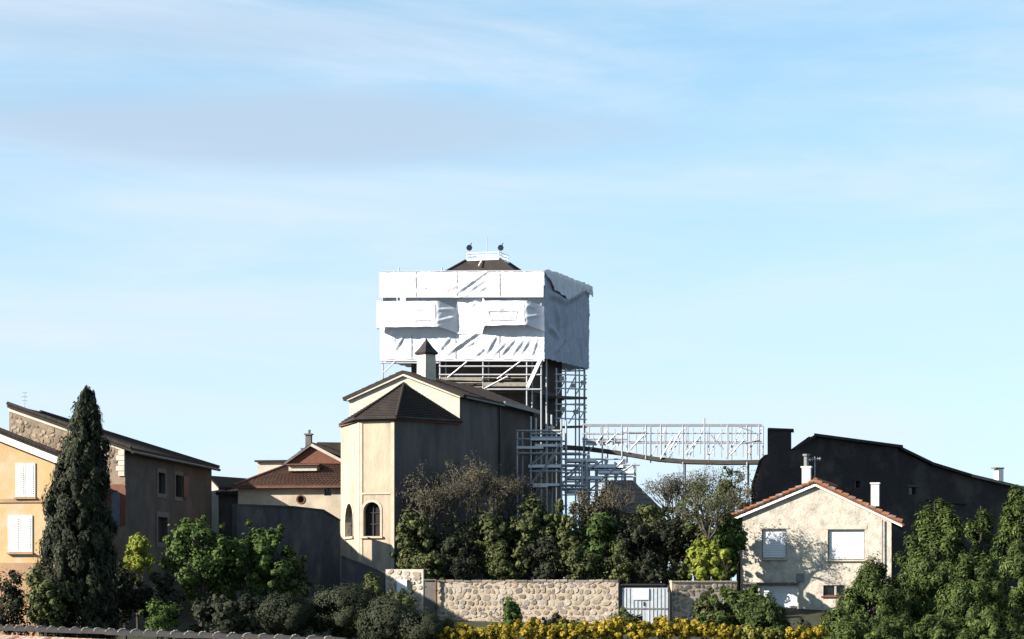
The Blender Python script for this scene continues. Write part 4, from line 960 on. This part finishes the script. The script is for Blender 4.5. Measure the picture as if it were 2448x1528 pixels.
    tube('flue_pipe', c, q.pt(m - .02, r[2][1] + .06, -.25), q.pt(m - .02, r[2][1] + .62, -.25), .13, 'zinc'); tube('flue_cowl', c, q.pt(m - .02, r[2][1] + .66, -.25), q.pt(m - .02, r[2][1] + .76, -.25), .2, 'zinc')
    tube('flue_stay', c, q.pt(m - .02, r[2][1] + .62, -.25), q.pt(m - .02, r[2][1] + .68, -.25), .05, 'zinc')
    q = pl.shift(-4.2); r = q.rect(2082, 1157, 2101, 1210); c = slab('chimney', q, r, 0, -.45, MT['white'], h)
    bar('chimney_cap', c, q.pt(r[0][0] - .05, r[2][1] + .04, -.22), q.pt(r[1][0] + .05, r[2][1] + .04, -.22), .55, .07, 'white')
    q = pl.shift(-3); b = q.at(1948, 1150); a = thing('roof_aerial', 'small fishbone aerial beside the roughcast house flue', 'antenna', b)
    tube('mast', a, b, q.at(1948, 1092), .025, 'steel'); tube('boom', a, q.at(1934, 1099), q.at(1962, 1096), .02, 'steel')
    for x in (1937, 1943, 1949, 1955, 1960): tube('element', a, q.at(x, 1098, .25), q.at(x, 1097, -.25), .015, 'steel'); tube('element', a, q.at(x, 1102), q.at(x, 1093), .012, 'steel')
roughcast_house()

# ================================================================== DARK HOUSES AT RIGHT
def dark_houses():
    P0 = W(1800, HZ, 141); d = Vector((math.cos(R(30)), math.sin(R(30)), 0)); pl = Plane(P0, P0 + d * 30); zb = -1
    q = lambda *a: [pl.uz(*p) for p in a]
    o1 = q((1803, 1160), (1822, 1100), (1835, 1087), (1895, 1076), (1941, 1043), (2147, 1071)); o1 = [(o1[0][0], zb), *o1, (o1[-1][0], zb)]
    h = thing('dark_manor', 'large dark shaded house behind the roughcast house roof', 'house', pl.pt(4, zb))
    wins = [pl.rect(2172, 1164, 2190, 1180)]
    wn = [pl.rect(2044, 1150, 2056, 1166)]
    poly = o1[::-1]; poly = poly if True else poly
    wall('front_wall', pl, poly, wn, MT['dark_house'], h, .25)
    for w_ in wn:
        f = pane('window', pl, w_, -.2, MT['glass'], h); ring('surround', pl, grow(w_, .1), w_, .03, -.02, MT['dark_house'], f)
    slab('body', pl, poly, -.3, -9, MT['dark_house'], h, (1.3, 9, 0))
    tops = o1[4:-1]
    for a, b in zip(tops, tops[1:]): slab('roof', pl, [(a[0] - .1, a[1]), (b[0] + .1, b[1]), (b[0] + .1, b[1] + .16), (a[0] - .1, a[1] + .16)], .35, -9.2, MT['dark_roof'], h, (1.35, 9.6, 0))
    cz = pl.rect(1836, 1030, 1892, 1095)
    c = slab('chimney_stack', pl, cz, -.05, -1.6, MT['dark_house'], h, (.2, 1.5, 0))
    slab('chimney_cap', pl, [(cz[3][0] - .1, cz[2][1]), (cz[2][0] + .12, cz[2][1]), (cz[2][0] + .1, cz[2][1] + .12), (cz[3][0] - .05, cz[2][1] + .12)], .08, -1.72, MT['dark_roof'], c, (.22, 1.72, 0))
    # lower wing to the right
    o2 = q((2149, 1074), (2224, 1111), (2318, 1140), (2452, 1172), (2520, 1190)); poly = [(o2[0][0], zb)] + o2 + [(o2[-1][0], zb)]
    pl2 = pl.shift(-.12)
    k = thing('dark_wing_house', 'lower dark shaded house wing sloping down to the right edge', 'house', pl2.pt(15, zb))
    wins = [pl2.rect(2173, 1166, 2190, 1182)]
    wall('front_wall', pl2, poly[::-1], wins, MT['dark_house'], k, .25)
    f = pane('window', pl2, wins[0], -.2, MT['glass'], k); bar('lintel', f, pl2.pt(wins[0][3][0] - .2, wins[0][2][1] + .1, .02), pl2.pt(wins[0][2][0] + .2, wins[0][2][1] + .1, .02), .1, .12, 'side_wall')
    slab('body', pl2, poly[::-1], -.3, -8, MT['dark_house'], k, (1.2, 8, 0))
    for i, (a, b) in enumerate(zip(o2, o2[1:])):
        slab('roof', pl2, [(a[0], a[1]), (b[0] + .05, b[1]), (b[0] + .05, b[1] + .17), (a[0], a[1] + .17)], .3, -8.2, MT['dark_roof'] if i < 2 else MT['lit_roof'], k, (1.25, 8.6, 0))  # right-hand stretches use the tile colour with sunlight painted in
    p3 = pl2.shift(-1.5); r = p3.rect(2387, 1121, 2399, 1160); c = slab('chimney', p3, r, 0, -.4, MT['white'], k)
    bar('chimney_cap', c, p3.pt(r[0][0] - .25, r[2][1] + .04, -.2), p3.pt(r[1][0] + .05, r[2][1] + .04, -.2), .45, .08, 'trim')
    # eaves band and ledge in the shade
    bar('ledge', k, pl2.at(2215, 1196, .08), pl2.at(2310, 1204, .08), .2, .12, 'dark_roof')
    # little grey roofed house behind the bare trees
    p = Plane(W(1478, HZ, 139), W(1580, HZ, 140)); g = thing('grey_roof_hut', 'small hut with a brown grey hipped roof below the footbridge', 'hut', p.pt(1.2, -.5))
    q0, q1 = p.uz(1466, 1228), p.uz(1590, 1228); r0, r1 = p.uz(1492, 1146), p.uz(1546, 1146)
    m = MT['dark_tile']
    slab('wall', p, [(q0[0] + .2, -.6), (q1[0] - .2, -.6), (q1[0] - .2, q0[1]), (q0[0] + .2, q0[1])], -.2, -4, MT['side_wall'], g)
    A, B, C, D_ = p.pt(q0[0], q0[1], .1), p.pt(q1[0], q0[1], .1), p.pt(r1[0], r1[1], -2), p.pt(r0[0], r0[1], -2)
    rf = tiled('roof', A, B, C, D_, mat('hut_tile', (.30, .25, .225), (.22, .18, .16), scale=3, bump=.4), g)
    E, F_ = p.pt(q0[0], q0[1], -4.1), p.pt(q1[0], q0[1], -4.1)
    mesh('roof_back', [A, D_, E, F_, C, B], [(0, 1, 2), (3, 4, 5), (2, 1, 4, 3)], MT['dark_tile'], rf)
dark_houses()

# ================================================================== FOREGROUND ROOF
def near_roof():
    A = W(-120, HZ, 37.5); B = W(826, HZ, 27.2); zr = -.60
    pl = Plane(A, B); e = pl.len
    h = thing('tiled_roof_house', 'nearby house roof of pink barrel tiles with a mortared ridge at bottom left', 'house', pl.pt(e / 2, -6))
    sl = .36; run = 4.2
    rm = bpy.data.meshes.new('ridge_tile'); mb = MB(); n = 7
    for k, (y, r) in enumerate(((0, .082), (.42, .070), (.42, .055), (0, .062))):
        for i in range(n): t = math.pi * i / (n - 1); mb.V.append(Vector((y, math.cos(t) * r, math.sin(t) * r * .9)))
    for k in range(4):
        k2 = (k + 1) % 4
        for i in range(n - 1): mb.F.append((k * n + i, k * n + i + 1, k2 * n + i + 1, k2 * n + i))
    rm.from_pydata([tuple(v) for v in mb.V], [], mb.F); rm.materials.append(MT['ridge'])
    q = Matrix((pl.e, -pl.n, UZ)).transposed().to_quaternion(); k = 0; t = 0
    while t < e - .2:
        o = link('ridge_tile', rm, h, pl.pt(t, zr - .06 + rnd.uniform(-.006, .006)), q, (1, 1, 1))
        mo = MB(); c = pl.pt(t + .01, zr - .06)
        pts = [c + pl.n * (-math.cos(a) * .084) + UZ * (math.sin(a) * .078) for a in [math.pi * (.3 + .55 * i / 8) for i in range(9)]]
        mo.tube(pts, [.009 + rnd.uniform(-.003, .009) for _ in range(9)], 5); mo.build('mortar_joint', MT['mortar_pale'], h); t += .4
    # barrel tiles on the near slope: individual cover tiles in the visible rows
    tm = bpy.data.meshes.new('barrel_tile'); mb = MB()
    for (y, r) in ((0, .075), (.46, .092), (.46, .078), (0, .06)):
        for i in range(n): a = math.pi * i / (n - 1); mb.V.append(Vector((math.cos(a) * r, -y, math.sin(a) * r)))
    for k in range(4):
        k2 = (k + 1) % 4
        for i in range(n - 1): mb.F.append((k * n + i, k * n + i + 1, k2 * n + i + 1, k2 * n + i))
    tms = []
    for m in ('pale_tile', 'pink_tile', 'pale_tile', 'pale_tile'):
        me = bpy.data.meshes.new('barrel_tile'); me.from_pydata([tuple(v) for v in mb.V], [], mb.F); me.materials.append(MT[m]); tms.append(me)
    down = (pl.n - UZ * sl).normalized(); nrm = pl.e.cross(down); nrm = nrm if nrm.z > 0 else -nrm
    qt = Matrix((pl.e, -down, nrm)).transposed().to_quaternion(); ncol = int(e / .235)
    for c in range(ncol):
        for r in range(5):
            p = pl.pt(.1 + c * .235, zr - .165) + down * (.14 + r * .38) + nrm * (.02 + rnd.uniform(0, .012))
            link('barrel_tile', rnd.choice(tms), h, p, qt @ Matrix.Rotation(rnd.uniform(-.03, .03), 3, 'Z').to_quaternion(), (1, 1, 1))
    top = pl.pt(0, zr - .2); topR = pl.pt(e, zr - .2)
    tiled('lower_slope', top + down * run, topR + down * run, topR, top, MT['dark_tile'], h, amp=.02, pitch=.235)  # dark tile colour stands for the shade between the cover tiles
    d2 = (-pl.n - UZ * sl).normalized(); tiled('rear_slope', topR + d2 * run, top + d2 * run, top + UZ * .03, topR + UZ * .03, MT['pink_tile'], h, pitch=.235)
    zt = zr - .2 - sl * run * .9
    for s in (1, -1):
        a, b = pl.pt(0.2, 0, s * run * .85), pl.pt(e - .2, 0, s * run * .85); p = Plane(a, b) if s > 0 else Plane(b, a)
        wall('eave_wall', p, [(0, -6.2), (p.len, -6.2), (p.len, zt), (0, zt)], [], MT['cream'], h)
    for t_ in (.2, e - .2):
        a, b = pl.pt(t_, 0, run * .85), pl.pt(t_, 0, -run * .85); p = Plane(a, b)
        wall('gable_wall', p, [(0, -6.2), (p.len, -6.2), (p.len, zt), (p.len / 2, zr - .3), (0, zt)], [], MT['cream'], h)
near_roof()

# ================================================================== VEGETATION
def leaves(parent, name, clumps, per, size, aspect, m, seed, up=.25, flat=0.0, hang=0.0, cen=None, wo=1.3, axis=False):
    g = np.random.default_rng(seed); C = np.array([c[0] for c in clumps], float); Rr = np.array([c[1] for c in clumps], float)
    idx = np.repeat(np.arange(len(C)), per); n = len(idx)
    d = g.normal(size=(n, 3)); d /= np.linalg.norm(d, axis=1)[:, None]
    rad = (0.35 + 0.65 * np.sqrt(g.random(n))) * (1 + .18 * g.normal(size=n))
    sc = np.stack([Rr[idx]] * 3, 1); sc[:, 2] *= (1 - flat)
    p = C[idx] + d * rad[:, None] * sc
    q = p - (np.array(cen) if cen is not None else C.mean(0))
    if axis: q[:, 2] = 0
    q /= np.linalg.norm(q, axis=1)[:, None] + 1e-6
    nor = 1.5 * d + wo * q + .4 * g.normal(size=(n, 3)) + np.array([0, 0, up]); nor /= np.linalg.norm(nor, axis=1)[:, None]
    ref = g.normal(size=(n, 3)) + np.array([0, 0, hang]); t = ref - (ref * nor).sum(1)[:, None] * nor; t /= np.linalg.norm(t, axis=1)[:, None]; b = np.cross(nor, t)
    s = size * (0.6 + .8 * g.random(n))[:, None]
    V = np.stack([p + t * s * .5, p + b * s * .5 * aspect + nor * s * .06, p - t * s * .5, p - b * s * .5 * aspect + nor * s * .06], 1)
    return mesh_quads(name, V, m, parent)
def clump_blob(c, rx, ry, rz, n, r0, r1, seed, shell=.55, taper=0.0):
    r = random.Random(seed); out = []
    for i in range(n):
        while True:
            v = Vector((r.gauss(0, 1), r.gauss(0, 1), r.gauss(0, 1))); 
            if v.length > .01: break
        v.normalize(); k = shell + (1 - shell) * r.random() ** .6
        if r.random() < .25: k *= r.uniform(.2, .9)
        kk = 1 - taper * (v.z * .5 + .5)
        out.append((c + Vector((v.x * rx * k * kk, v.y * ry * k * kk, v.z * rz * k)), r.uniform(r0, r1)))
    return out
def limbs(parent, name, base, tops, r0, m, seed):
    r = random.Random(seed); mb = MB(); top = max(t.z for t in tops)
    cen = sum(tops, Vector()) / len(tops); fork = base.lerp(Vector((cen.x, cen.y, cen.z)), .55)
    mb.tube([base, base.lerp(fork, .5) + Vector((r.uniform(-.06, .06), r.uniform(-.06, .06), 0)), fork], [r0, r0 * .8, r0 * .6], 6)
    for t in tops:
        st = base.lerp(fork, r.uniform(.45, 1)); mid = st.lerp(t, .5) + Vector((r.uniform(-.15, .15), r.uniform(-.15, .15), r.uniform(0, .2)))
        mb.tube([st, mid, t], [r0 * .45, r0 * .3, r0 * .1], 4, False)
    return mb.build(name, m, parent)
SEED = [100]
def bush(name, label, cat, px, pt, pb, wpx, D, m, group=None, n=None, leaf=.17, asp=.6, cl=None, taper=.15, per=150, stem='trunk', depth=None, shell=.55, hang=0.0, base=None, flat=0, wo=.6):
    SEED[0] += 1; s = SEED[0]
    tp = W(px, pt, D); bt = W(px, pb, D); rx = wpx * M * D / 2; rz = (tp.z - bt.z) / 2; cen = (tp + bt) / 2
    g = terrain(cen.x, D) - .05 if base is None else base
    o = thing(name, label, cat, (cen.x, D, g), group)
    cr = cl or max(.15, min(.42, .36 * min(rx, rz)))
    sprig = shell < .8
    n = n or int(max(14, min(120, 2.3 * (rx * rz) / (cr * cr))))
    ry = depth or rx * .9
    cb = clump_blob(cen, max(.1, rx - cr * .6), max(.1, ry - cr * .6), max(.1, rz - cr * .6), n, cr * .65, cr * 1.2, s, shell, taper)
    if sprig:
        rr_ = random.Random(s); cb = [(c + Vector((rr_.gauss(0, .1), rr_.gauss(0, .1), rr_.gauss(0, .12))), r * rr_.choice((.6, .8, 1, 1.25))) for c, r in cb]
        for c, r in clump_blob(cen, rx * 1.05, ry * 1.05, rz * 1.02, n // 3, cr * .25, cr * .4, s + 500, .92, taper): cb.append((c, r))
    leaf *= random.Random(s).uniform(.8, 1.35)
    leaves(o, 'crown', cb, per, leaf, asp, m, s, hang=hang, flat=flat, wo=wo)
    tops = [c[0] for c in cb[:10]]
    limbs(o, stem, Vector((cen.x, D, g)), tops, max(.04, min(.16, rx * .09)), MT['bark'], s)
    return o

def cypress():
    D = 106; b = W(195, 1500, D); tip = W(211, 929, D); g = terrain(b.x, D) - .1
    o = thing('cypress_tree', 'tall dark pointed cypress between the orange house and the stone house', 'tree', (b.x, D, g))
    prof = [(925, 211, 4), (950, 210, 16), (990, 209, 29), (1040, 207, 43), (1100, 200, 60), (1160, 190, 74), (1230, 185, 82), (1310, 183, 93), (1390, 182, 104), (1460, 180, 110), (1520, 178, 112)]
    r = random.Random(4); cl = []
    for i in range(560):
        f = r.random() ** .8; py = 932 + f * 588
        for (a, xa, ra), (c, xc, rc) in zip(prof, prof[1:]):
            if py <= c: t = (py - a) / (c - a); x = xa + (xc - xa) * t; rad = ra + (rc - ra) * t; break
        ang = r.uniform(0, 2 * math.pi); k = (.35 + .65 * r.random() ** .5) * r.choice((1, 1, 1, .94, 1.04, 1.13)); rr = rad * M * D
        p = W(x, py, D) + Vector((math.cos(ang) * rr * k * .92, math.sin(ang) * rr * k * .92, 0)); cl.append((p, r.uniform(.13, .34) * (0.55 if py < 970 else 1) * (.6 if k > 1.02 else 1)))
    gg = np.random.default_rng(7)
    leaves(o, 'crown', cl, 110, .2, .4, MT['L_cyp'], 7, up=.0, hang=2.2, flat=-1.1, axis=True, wo=1.2)
    mb = MB(); mb.tube([Vector((b.x, D, g)), W(200, 1250, D), tip - UZ * .5], [.28, .2, .04], 8); mb.build('trunk', MT['bark'], o)
cypress()

G1 = 'shrubs in the hedge behind the rubble wall'
bush('laurel_shrub', 'olive green shrub right against the shaded side of the apse', 'shrub', 988, 1218, 1400, 120, 129.5, MT['L_olive'], G1)
bush('hedge_shrub', 'rounded dark green shrub behind the left end of the rubble wall', 'shrub', 1080, 1235, 1395, 140, 130, MT['L_dark'], G1, leaf=.15)
bush('hedge_shrub', 'thin shrub with pinkish gaps behind the rubble wall', 'shrub', 1165, 1215, 1395, 130, 131, MT['L_olive'], G1, per=80)
bush('hedge_shrub', 'tall dull green shrub below the stair scaffolding', 'shrub', 1262, 1200, 1395, 130, 131, MT['L_olive'], G1)
bush('hedge_shrub', 'tall olive shrub in the middle of the hedge', 'shrub', 1345, 1190, 1395, 120, 130.5, MT['L_olive'], G1)
bush('hedge_shrub', 'bright green topped shrub over the right part of the rubble wall', 'shrub', 1435, 1215, 1395, 130, 130, MT['L_green'], G1)
bush('hedge_shrub', 'dark dense shrub left of the gate top', 'shrub', 1510, 1232, 1395, 120, 130, MT['L_dark'], G1)
bush('hedge_shrub', 'broad dark shrub directly above the gate', 'shrub', 1590, 1215, 1395, 130, 130.5, MT['L_dark'], G1)
bush('hedge_shrub', 'dark shrub behind the yellow green bush', 'shrub', 1665, 1212, 1390, 120, 131, MT['L_olive'], G1)
bush('hedge_shrub', 'slim green shrub touching the roughcast house downpipe', 'shrub', 1742, 1212, 1410, 84, 129.6, MT['L_green'], G1)
bush('hedge_shrub', 'low round olive shrub right above the gate corner', 'shrub', 1625, 1345, 1410, 60, 128, MT['L_olive'], G1, leaf=.12)
for i, (px, pt, w, D, mk, lab) in enumerate([(1030, 1300, 90, 127.8, 'L_olive', 'low olive shrub overhanging the rubble wall near its pale stub'), (1110, 1310, 90, 127.8, 'L_dark', 'low dark shrub over the rubble wall, second from the left'), (1200, 1300, 90, 127.9, 'L_olive', 'low shrub in front of the thin pinkish shrub'), (1300, 1290, 100, 128, 'L_dark', 'low dark shrub under the stair scaffolding shrub'), (1390, 1295, 90, 127.9, 'L_olive', 'low olive shrub over the right third of the rubble wall'), (1475, 1300, 90, 127.8, 'L_olive', 'low shrub over the right end of the rubble wall'), (1560, 1310, 90, 127.6, 'L_dark', 'low dark shrub just over the gate frame')]):
    bush('low_shrub', lab, 'shrub', px, pt, 1420, w, D, MT[mk], G1, leaf=.14)
bush('yellow_green_bush', 'bright yellow green bush left of the roughcast house', 'bush', 1692, 1288, 1400, 112, 127.6, MT['L_lime'], leaf=.17, per=90, cl=.24)
bush('brown_shrub', 'leafless brownish shrub under the grey hut roof', 'shrub', 1415, 1165, 1260, 150, 133.5, MT['L_brown'], per=60, leaf=.12)
bush('brown_shrub', 'dry brown shrub in front of the dark chimney house', 'shrub', 1768, 1120, 1260, 110, 135, MT['L_brown'], per=110, leaf=.12)
bush('ivy_tree', 'olive ivy covered tree between footbridge end and roughcast roof', 'tree', 1745, 1105, 1250, 70, 136, MT['L_olive'], per=60, leaf=.12)

for i, (px, pt, w, D, mk, lab) in enumerate([(1120, 1245, 110, 134, 'L_olive', 'olive shrub at the back of the hedge under the spreading bare tree'), (1215, 1225, 110, 134.5, 'L_dark', 'dark shrub at the back of the hedge left of the stair scaffolding'), (1300, 1205, 110, 134.5, 'L_olive', 'olive shrub at the hedge back, at the foot of the stair scaffolding'), (1395, 1195, 120, 134, 'L_olive', 'olive shrub at the hedge back, left of the hut'), (1478, 1200, 120, 134, 'L_brown', 'dry brown shrub in front of the hut roof'), (1560, 1198, 150, 134, 'L_olive', 'olive shrub at the hedge back, before the right hut eave'), (1632, 1190, 110, 134, 'L_brown', 'dry shrub at the hedge back, below the footbridge leg'), (1716, 1195, 150, 133.5, 'L_olive', 'olive shrub at the hedge back, next to the roughcast eave')]):
    bush('hedge_shrub', lab, 'shrub', px, pt, 1400, w, D, MT[mk], G1, leaf=.13)

def bare_tree(label, px, pt, pb, wpx, D, seed, spread=1.0, depth=5, name='bare_tree', r0=.11, leafy=None):
    r = random.Random(seed); g = terrain((px - CX) * M * D, D) - .1; base = Vector(((px - CX) * M * D, D, g)); top = W(px, pt, D); bot = W(px, pb, D)
    o = thing(name, label, 'tree', base, 'bare trees under the scaffolding'); tr = MB(); br = MB(); tips = []
    fork = Vector((base.x, D, bot.z - (top.z - bot.z) * .12)); tr.tube([base, fork], [r0, r0 * .75], 7)
    hh = top.z - fork.z; ww = wpx * M * D / 2
    def grow_(p, d, ln, rad, lv):
        q = p + d * ln; mid = p.lerp(q, .5) + Vector((r.gauss(0, 1), r.gauss(0, 1), r.gauss(0, 1))) * ln * .06
        br.tube([p, mid, q], [rad, rad * .8, rad * .6], 5 if lv < 2 else 3, False); tips.append(q)
        if lv >= depth: return
        for k in range(r.choice((2, 3, 3)) if lv < 3 else r.choice((2, 2, 3))):
            nd = (d + Vector((r.gauss(0, .45 * spread), r.gauss(0, .45 * spread), r.gauss(.12, .3)))).normalized(); grow_(p.lerp(q, r.uniform(.55, 1)), nd, ln * r.uniform(.62, .85), rad * .58, lv + 1)
    for k in range(8):
        a = k / 8 * 2 * math.pi + r.uniform(-.3, .3); d = Vector((math.cos(a) * ww / hh * 1.1, math.sin(a) * .6 * ww / hh, 1)).normalized(); grow_(fork - UZ * r.uniform(0, .4), d, hh * .33, r0 * .6, 1)
    tr.build('trunk', MT['bark'], o); br.build('branches', MT['twig'], o)
    if leafy: leaves(o, 'foliage', [(t, .26) for t in tips[::2]], 12, .09, .6, MT[leafy], seed)
    return o
bare_tree('spreading bare grey tree against the dark nave wall', 1115, 1065, 1240, 290, 131.5, 3, 1.3, 6, leafy='L_brown')
bare_tree('low bare tree in front of the apse side wall', 1030, 1110, 1250, 130, 131, 31, 1.2, 5, leafy='L_brown')
bare_tree('bare tree with twigs just left of the stair scaffolding', 1215, 1085, 1240, 130, 134, 5, 1.0, 5, leafy='L_brown')
bare_tree('bare twiggy tree right of the hut roof', 1610, 1105, 1240, 110, 137, 8, .9, 5, leafy='L_brown')
bare_tree('bare tree under the right half of the footbridge', 1680, 1085, 1240, 120, 138.5, 12, 1.0, 5, leafy='L_olive')
bare_tree('slender bare tree in front of the hut', 1465, 1120, 1240, 110, 136.5, 15, 1.0, 4, leafy='L_brown')

bare_tree('small bare tree at the left corner of the roughcast house', 1694, 1122, 1262, 170, 128.3, 23, 1.5, 5, leafy='L_olive')

# ---- left side planting
bush('yellow_shrub', 'small yellow shrub in front of the stone house door', 'shrub', 330, 1262, 1390, 84, 112, MT['L_lime'], per=70, cl=.22, leaf=.14)
GL = 'garden bushes in front of the left houses'
bush('garden_bush', 'dense green bush in front of the shaded stone house wall', 'bush', 480, 1228, 1450, 210, 113, MT['L_green'], GL)
bush('garden_bush', 'large green bush before the shaded cream annex wall', 'bush', 610, 1235, 1460, 210, 114, MT['L_green'], GL)
bush('garden_bush', 'darker end of the bushes below the annex wall', 'bush', 695, 1310, 1460, 110, 114.5, MT['L_olive'], GL)
bush('garden_bush', 'dark bush between the cypress and the yellow shrub', 'bush', 300, 1345, 1500, 110, 109, MT['L_dark'], GL)
bush('garden_bush', 'dark bush under the yellow shrub', 'bush', 380, 1350, 1510, 120, 108, MT['L_dark'], GL)
bush('garden_bush', 'low light green bush above the ridge tiles', 'bush', 385, 1432, 1530, 110, 103, MT['L_green'], GL, leaf=.13)
bush('garden_bush', 'grey green bush at the cypress foot on its left', 'bush', 110, 1345, 1530, 120, 103.5, MT['L_olive'], GL)
bush('garden_bush', 'dark bush in the bottom left corner', 'bush', 20, 1365, 1530, 140, 104, MT['L_dark'], GL)
bush('garden_bush', 'dark bush left of the clipped hedge domes', 'bush', 540, 1410, 1540, 220, 104, MT['L_dark'], GL)
GH = 'clipped hedge domes'
bush('clipped_hedge', 'left small clipped dome of hedge above the ridge tiles', 'hedge', 680, 1415, 1540, 150, 107, MT['L_hedge'], GH, leaf=.075, asp=.8, per=420, wo=3.0, shell=.93, taper=0, cl=.4, n=60)
bush('clipped_hedge', 'large clipped dome of hedge in front of the annex wall', 'hedge', 820, 1392, 1540, 190, 108, MT['L_hedge'], GH, leaf=.075, asp=.8, per=420, wo=3.0, shell=.93, taper=0, cl=.4, n=80)
bush('clipped_hedge', 'dark clipped dome below the apse foot', 'hedge', 930, 1425, 1550, 170, 107, MT['L_hedge'], GH, leaf=.075, asp=.8, per=400, wo=3.0, shell=.93, taper=0, cl=.4, n=70)
bush('clipped_hedge', 'dark clipped dome in front of the rubble wall left end', 'hedge', 1020, 1455, 1560, 150, 106.5, MT['L_hedge'], GH, leaf=.075, asp=.8, per=400, wo=3.0, shell=.93, taper=0, cl=.4, n=60)
bush('apse_shrub', 'small green shrub at the foot of the shaded wall below the apse', 'shrub', 885, 1375, 1430, 80, 124, MT['L_olive'], leaf=.12)
bush('apse_shrub', 'low shrub under the white box on the wall stub', 'shrub', 955, 1405, 1470, 110, 123, MT['L_olive'], leaf=.12)
# ---- middle foreground
bush('cone_shrub', 'pointed green shrub in front of the rubble wall', 'shrub', 1222, 1428, 1525, 66, 118, MT['L_green'], taper=.55, leaf=.12, per=200)
bush('gate_shrub', 'dark green shrub in front of the gate left leaf', 'shrub', 1500, 1448, 1540, 100, 117, MT['L_olive'], leaf=.13)
# ---- right planting
bush('verge_shrub', 'low dark shrub at the foot of the roughcast house below the garage', 'shrub', 1905, 1480, 1560, 110, 117, MT['L_dark'], leaf=.13)
bush('verge_shrub', 'low green shrub at the foot of the roughcast house below its small window', 'shrub', 1975, 1478, 1560, 90, 118, MT['L_olive'], leaf=.13)
bush('verge_shrub', 'low dark shrub at the foot of the rubble wall below its middle', 'shrub', 1330, 1476, 1530, 170, 121, MT['L_dark'], leaf=.1, depth=.5)
bush('garden_pine', 'bushy pine in front of the garage door', 'pine', 1760, 1400, 1540, 190, 118, MT['L_pine'], 'pines at the right', leaf=.22, asp=.3, cl=.32, per=200)
bush('garden_pine', 'slender pine in front of the right garden wall', 'pine', 1690, 1395, 1540, 90, 119, MT['L_olive'], 'pines at the right', leaf=.18, asp=.35, per=160)
def pine(label, px, pt, pb, wpx, D, seed, m='L_pine', n=140, lean=0):
    r = random.Random(seed); tp = W(px, pt, D); g = terrain(tp.x, D) - .1; o = thing('pine_tree', label, 'pine', (tp.x, D, g), 'pines at the right')
    h = tp.z - g; rx = wpx * M * D / 2; cl = []; lim = MB()
    for i in range(n):
        f = r.random() ** .75                       # 0 top .. 1 bottom
        z = tp.z - .15 - f * (tp.z - W(px, pb, D).z); a = r.uniform(0, 2 * math.pi); rr = rx * (.16 + .84 * f ** .62) * (.4 + .6 * r.random() ** .5) * r.uniform(.8, 1.12)
        c = Vector((tp.x + math.cos(a) * rr, D + math.sin(a) * rr, z + rr * .12)); cl.append((c, r.uniform(.24, .46)))
        if i % 2 == 0: s = Vector((tp.x, D, z - rr * .35)); lim.tube([s, s.lerp(c, .6) + UZ * -.05, c], [.05, .035, .012], 4, False)
    leaves(o, 'crown', cl, 210, .22, .3, MT[m], seed, up=.15, hang=.9, flat=-.25)
    lim.tube([Vector((tp.x, D, g)), Vector((tp.x + .05, D, g + h * .5)), tp], [.2, .14, .03], 8); lim.build('trunk', MT['bark'], o)
pine('tall pine in front of the right corner of the roughcast house', 2235, 1200, 1540, 250, 119, 41, n=170)
pine('tallest pine at the right edge', 2440, 1165, 1560, 200, 117, 43, n=170)
pine('short pine before the small window of the roughcast house', 2090, 1345, 1560, 230, 116, 45, n=130)
pine('green pine in the bottom right corner', 2330, 1330, 1580, 240, 113, 47, n=130)
pine('pale tipped pine between the two tallest pines', 2345, 1210, 1540, 120, 121, 49, n=90)
pine('low pine at the bottom beside the yellow vines', 2010, 1465, 1580, 150, 112, 51, n=70)
pine('low pine left of the garage front', 1830, 1430, 1580, 150, 114, 53, n=80)

for px, pt, w, D, lab in ((2130, 1470, 170, 108, 'low pine shrub at the bottom edge below the short pine'), (2250, 1480, 160, 107, 'low pine shrub at the bottom edge below the tall pine'), (2380, 1470, 170, 107, 'low pine shrub in the bottom right corner')):
    bush('low_pine_shrub', lab, 'shrub', px, pt, 1580, w, D, MT['L_pine'], 'pines at the right', leaf=.2, asp=.3, cl=.3, per=180)

# ---- autumn vines in two rows
def vines():
    proto = {}
    for row, (D, x0, x1, n) in enumerate(((106, 1000, 1950, 19), (109.5, 1050, 1680, 13))):
        for i in range(n):
            px = x0 + (x1 - x0) * i / (n - 1) + rnd.uniform(-9, 9)
            g = terrain((px - CX) * M * D, D); zt = rnd.uniform(-9, 5); hgt = (1.06 if row == 0 else .98) - max(0, (1130 - px)) * .0016 - (.2 if px > 1700 else 0) - .04 + rnd.uniform(-.16, .1) 
            SEED[0] += 1; c = Vector(((px - CX) * M * D, D, g + hgt * .62))
            lab = 'yellow autumn vine in the front row along the bottom edge' if row == 0 else 'yellow autumn vine in the rear row before the rubble wall'
            o = thing('grape_vine', lab, 'vine', (c.x, D, g), 'autumn vines in two rows, ' + ('front' if row == 0 else 'rear'))
            cb = clump_blob(c, rnd.uniform(.65, .85), .35, hgt * .45, rnd.randint(17, 24), .1, .2, SEED[0], .3, 0)
            leaves(o, 'foliage', cb, 38, .15, .8, MT['L_vine' if rnd.random() < .78 else 'L_vine_green'], SEED[0], wo=.3)
            limbs(o, 'stem', Vector((c.x, D, g)), [k[0] for k in cb[:5]], .045, MT['bark'], SEED[0])
vines()
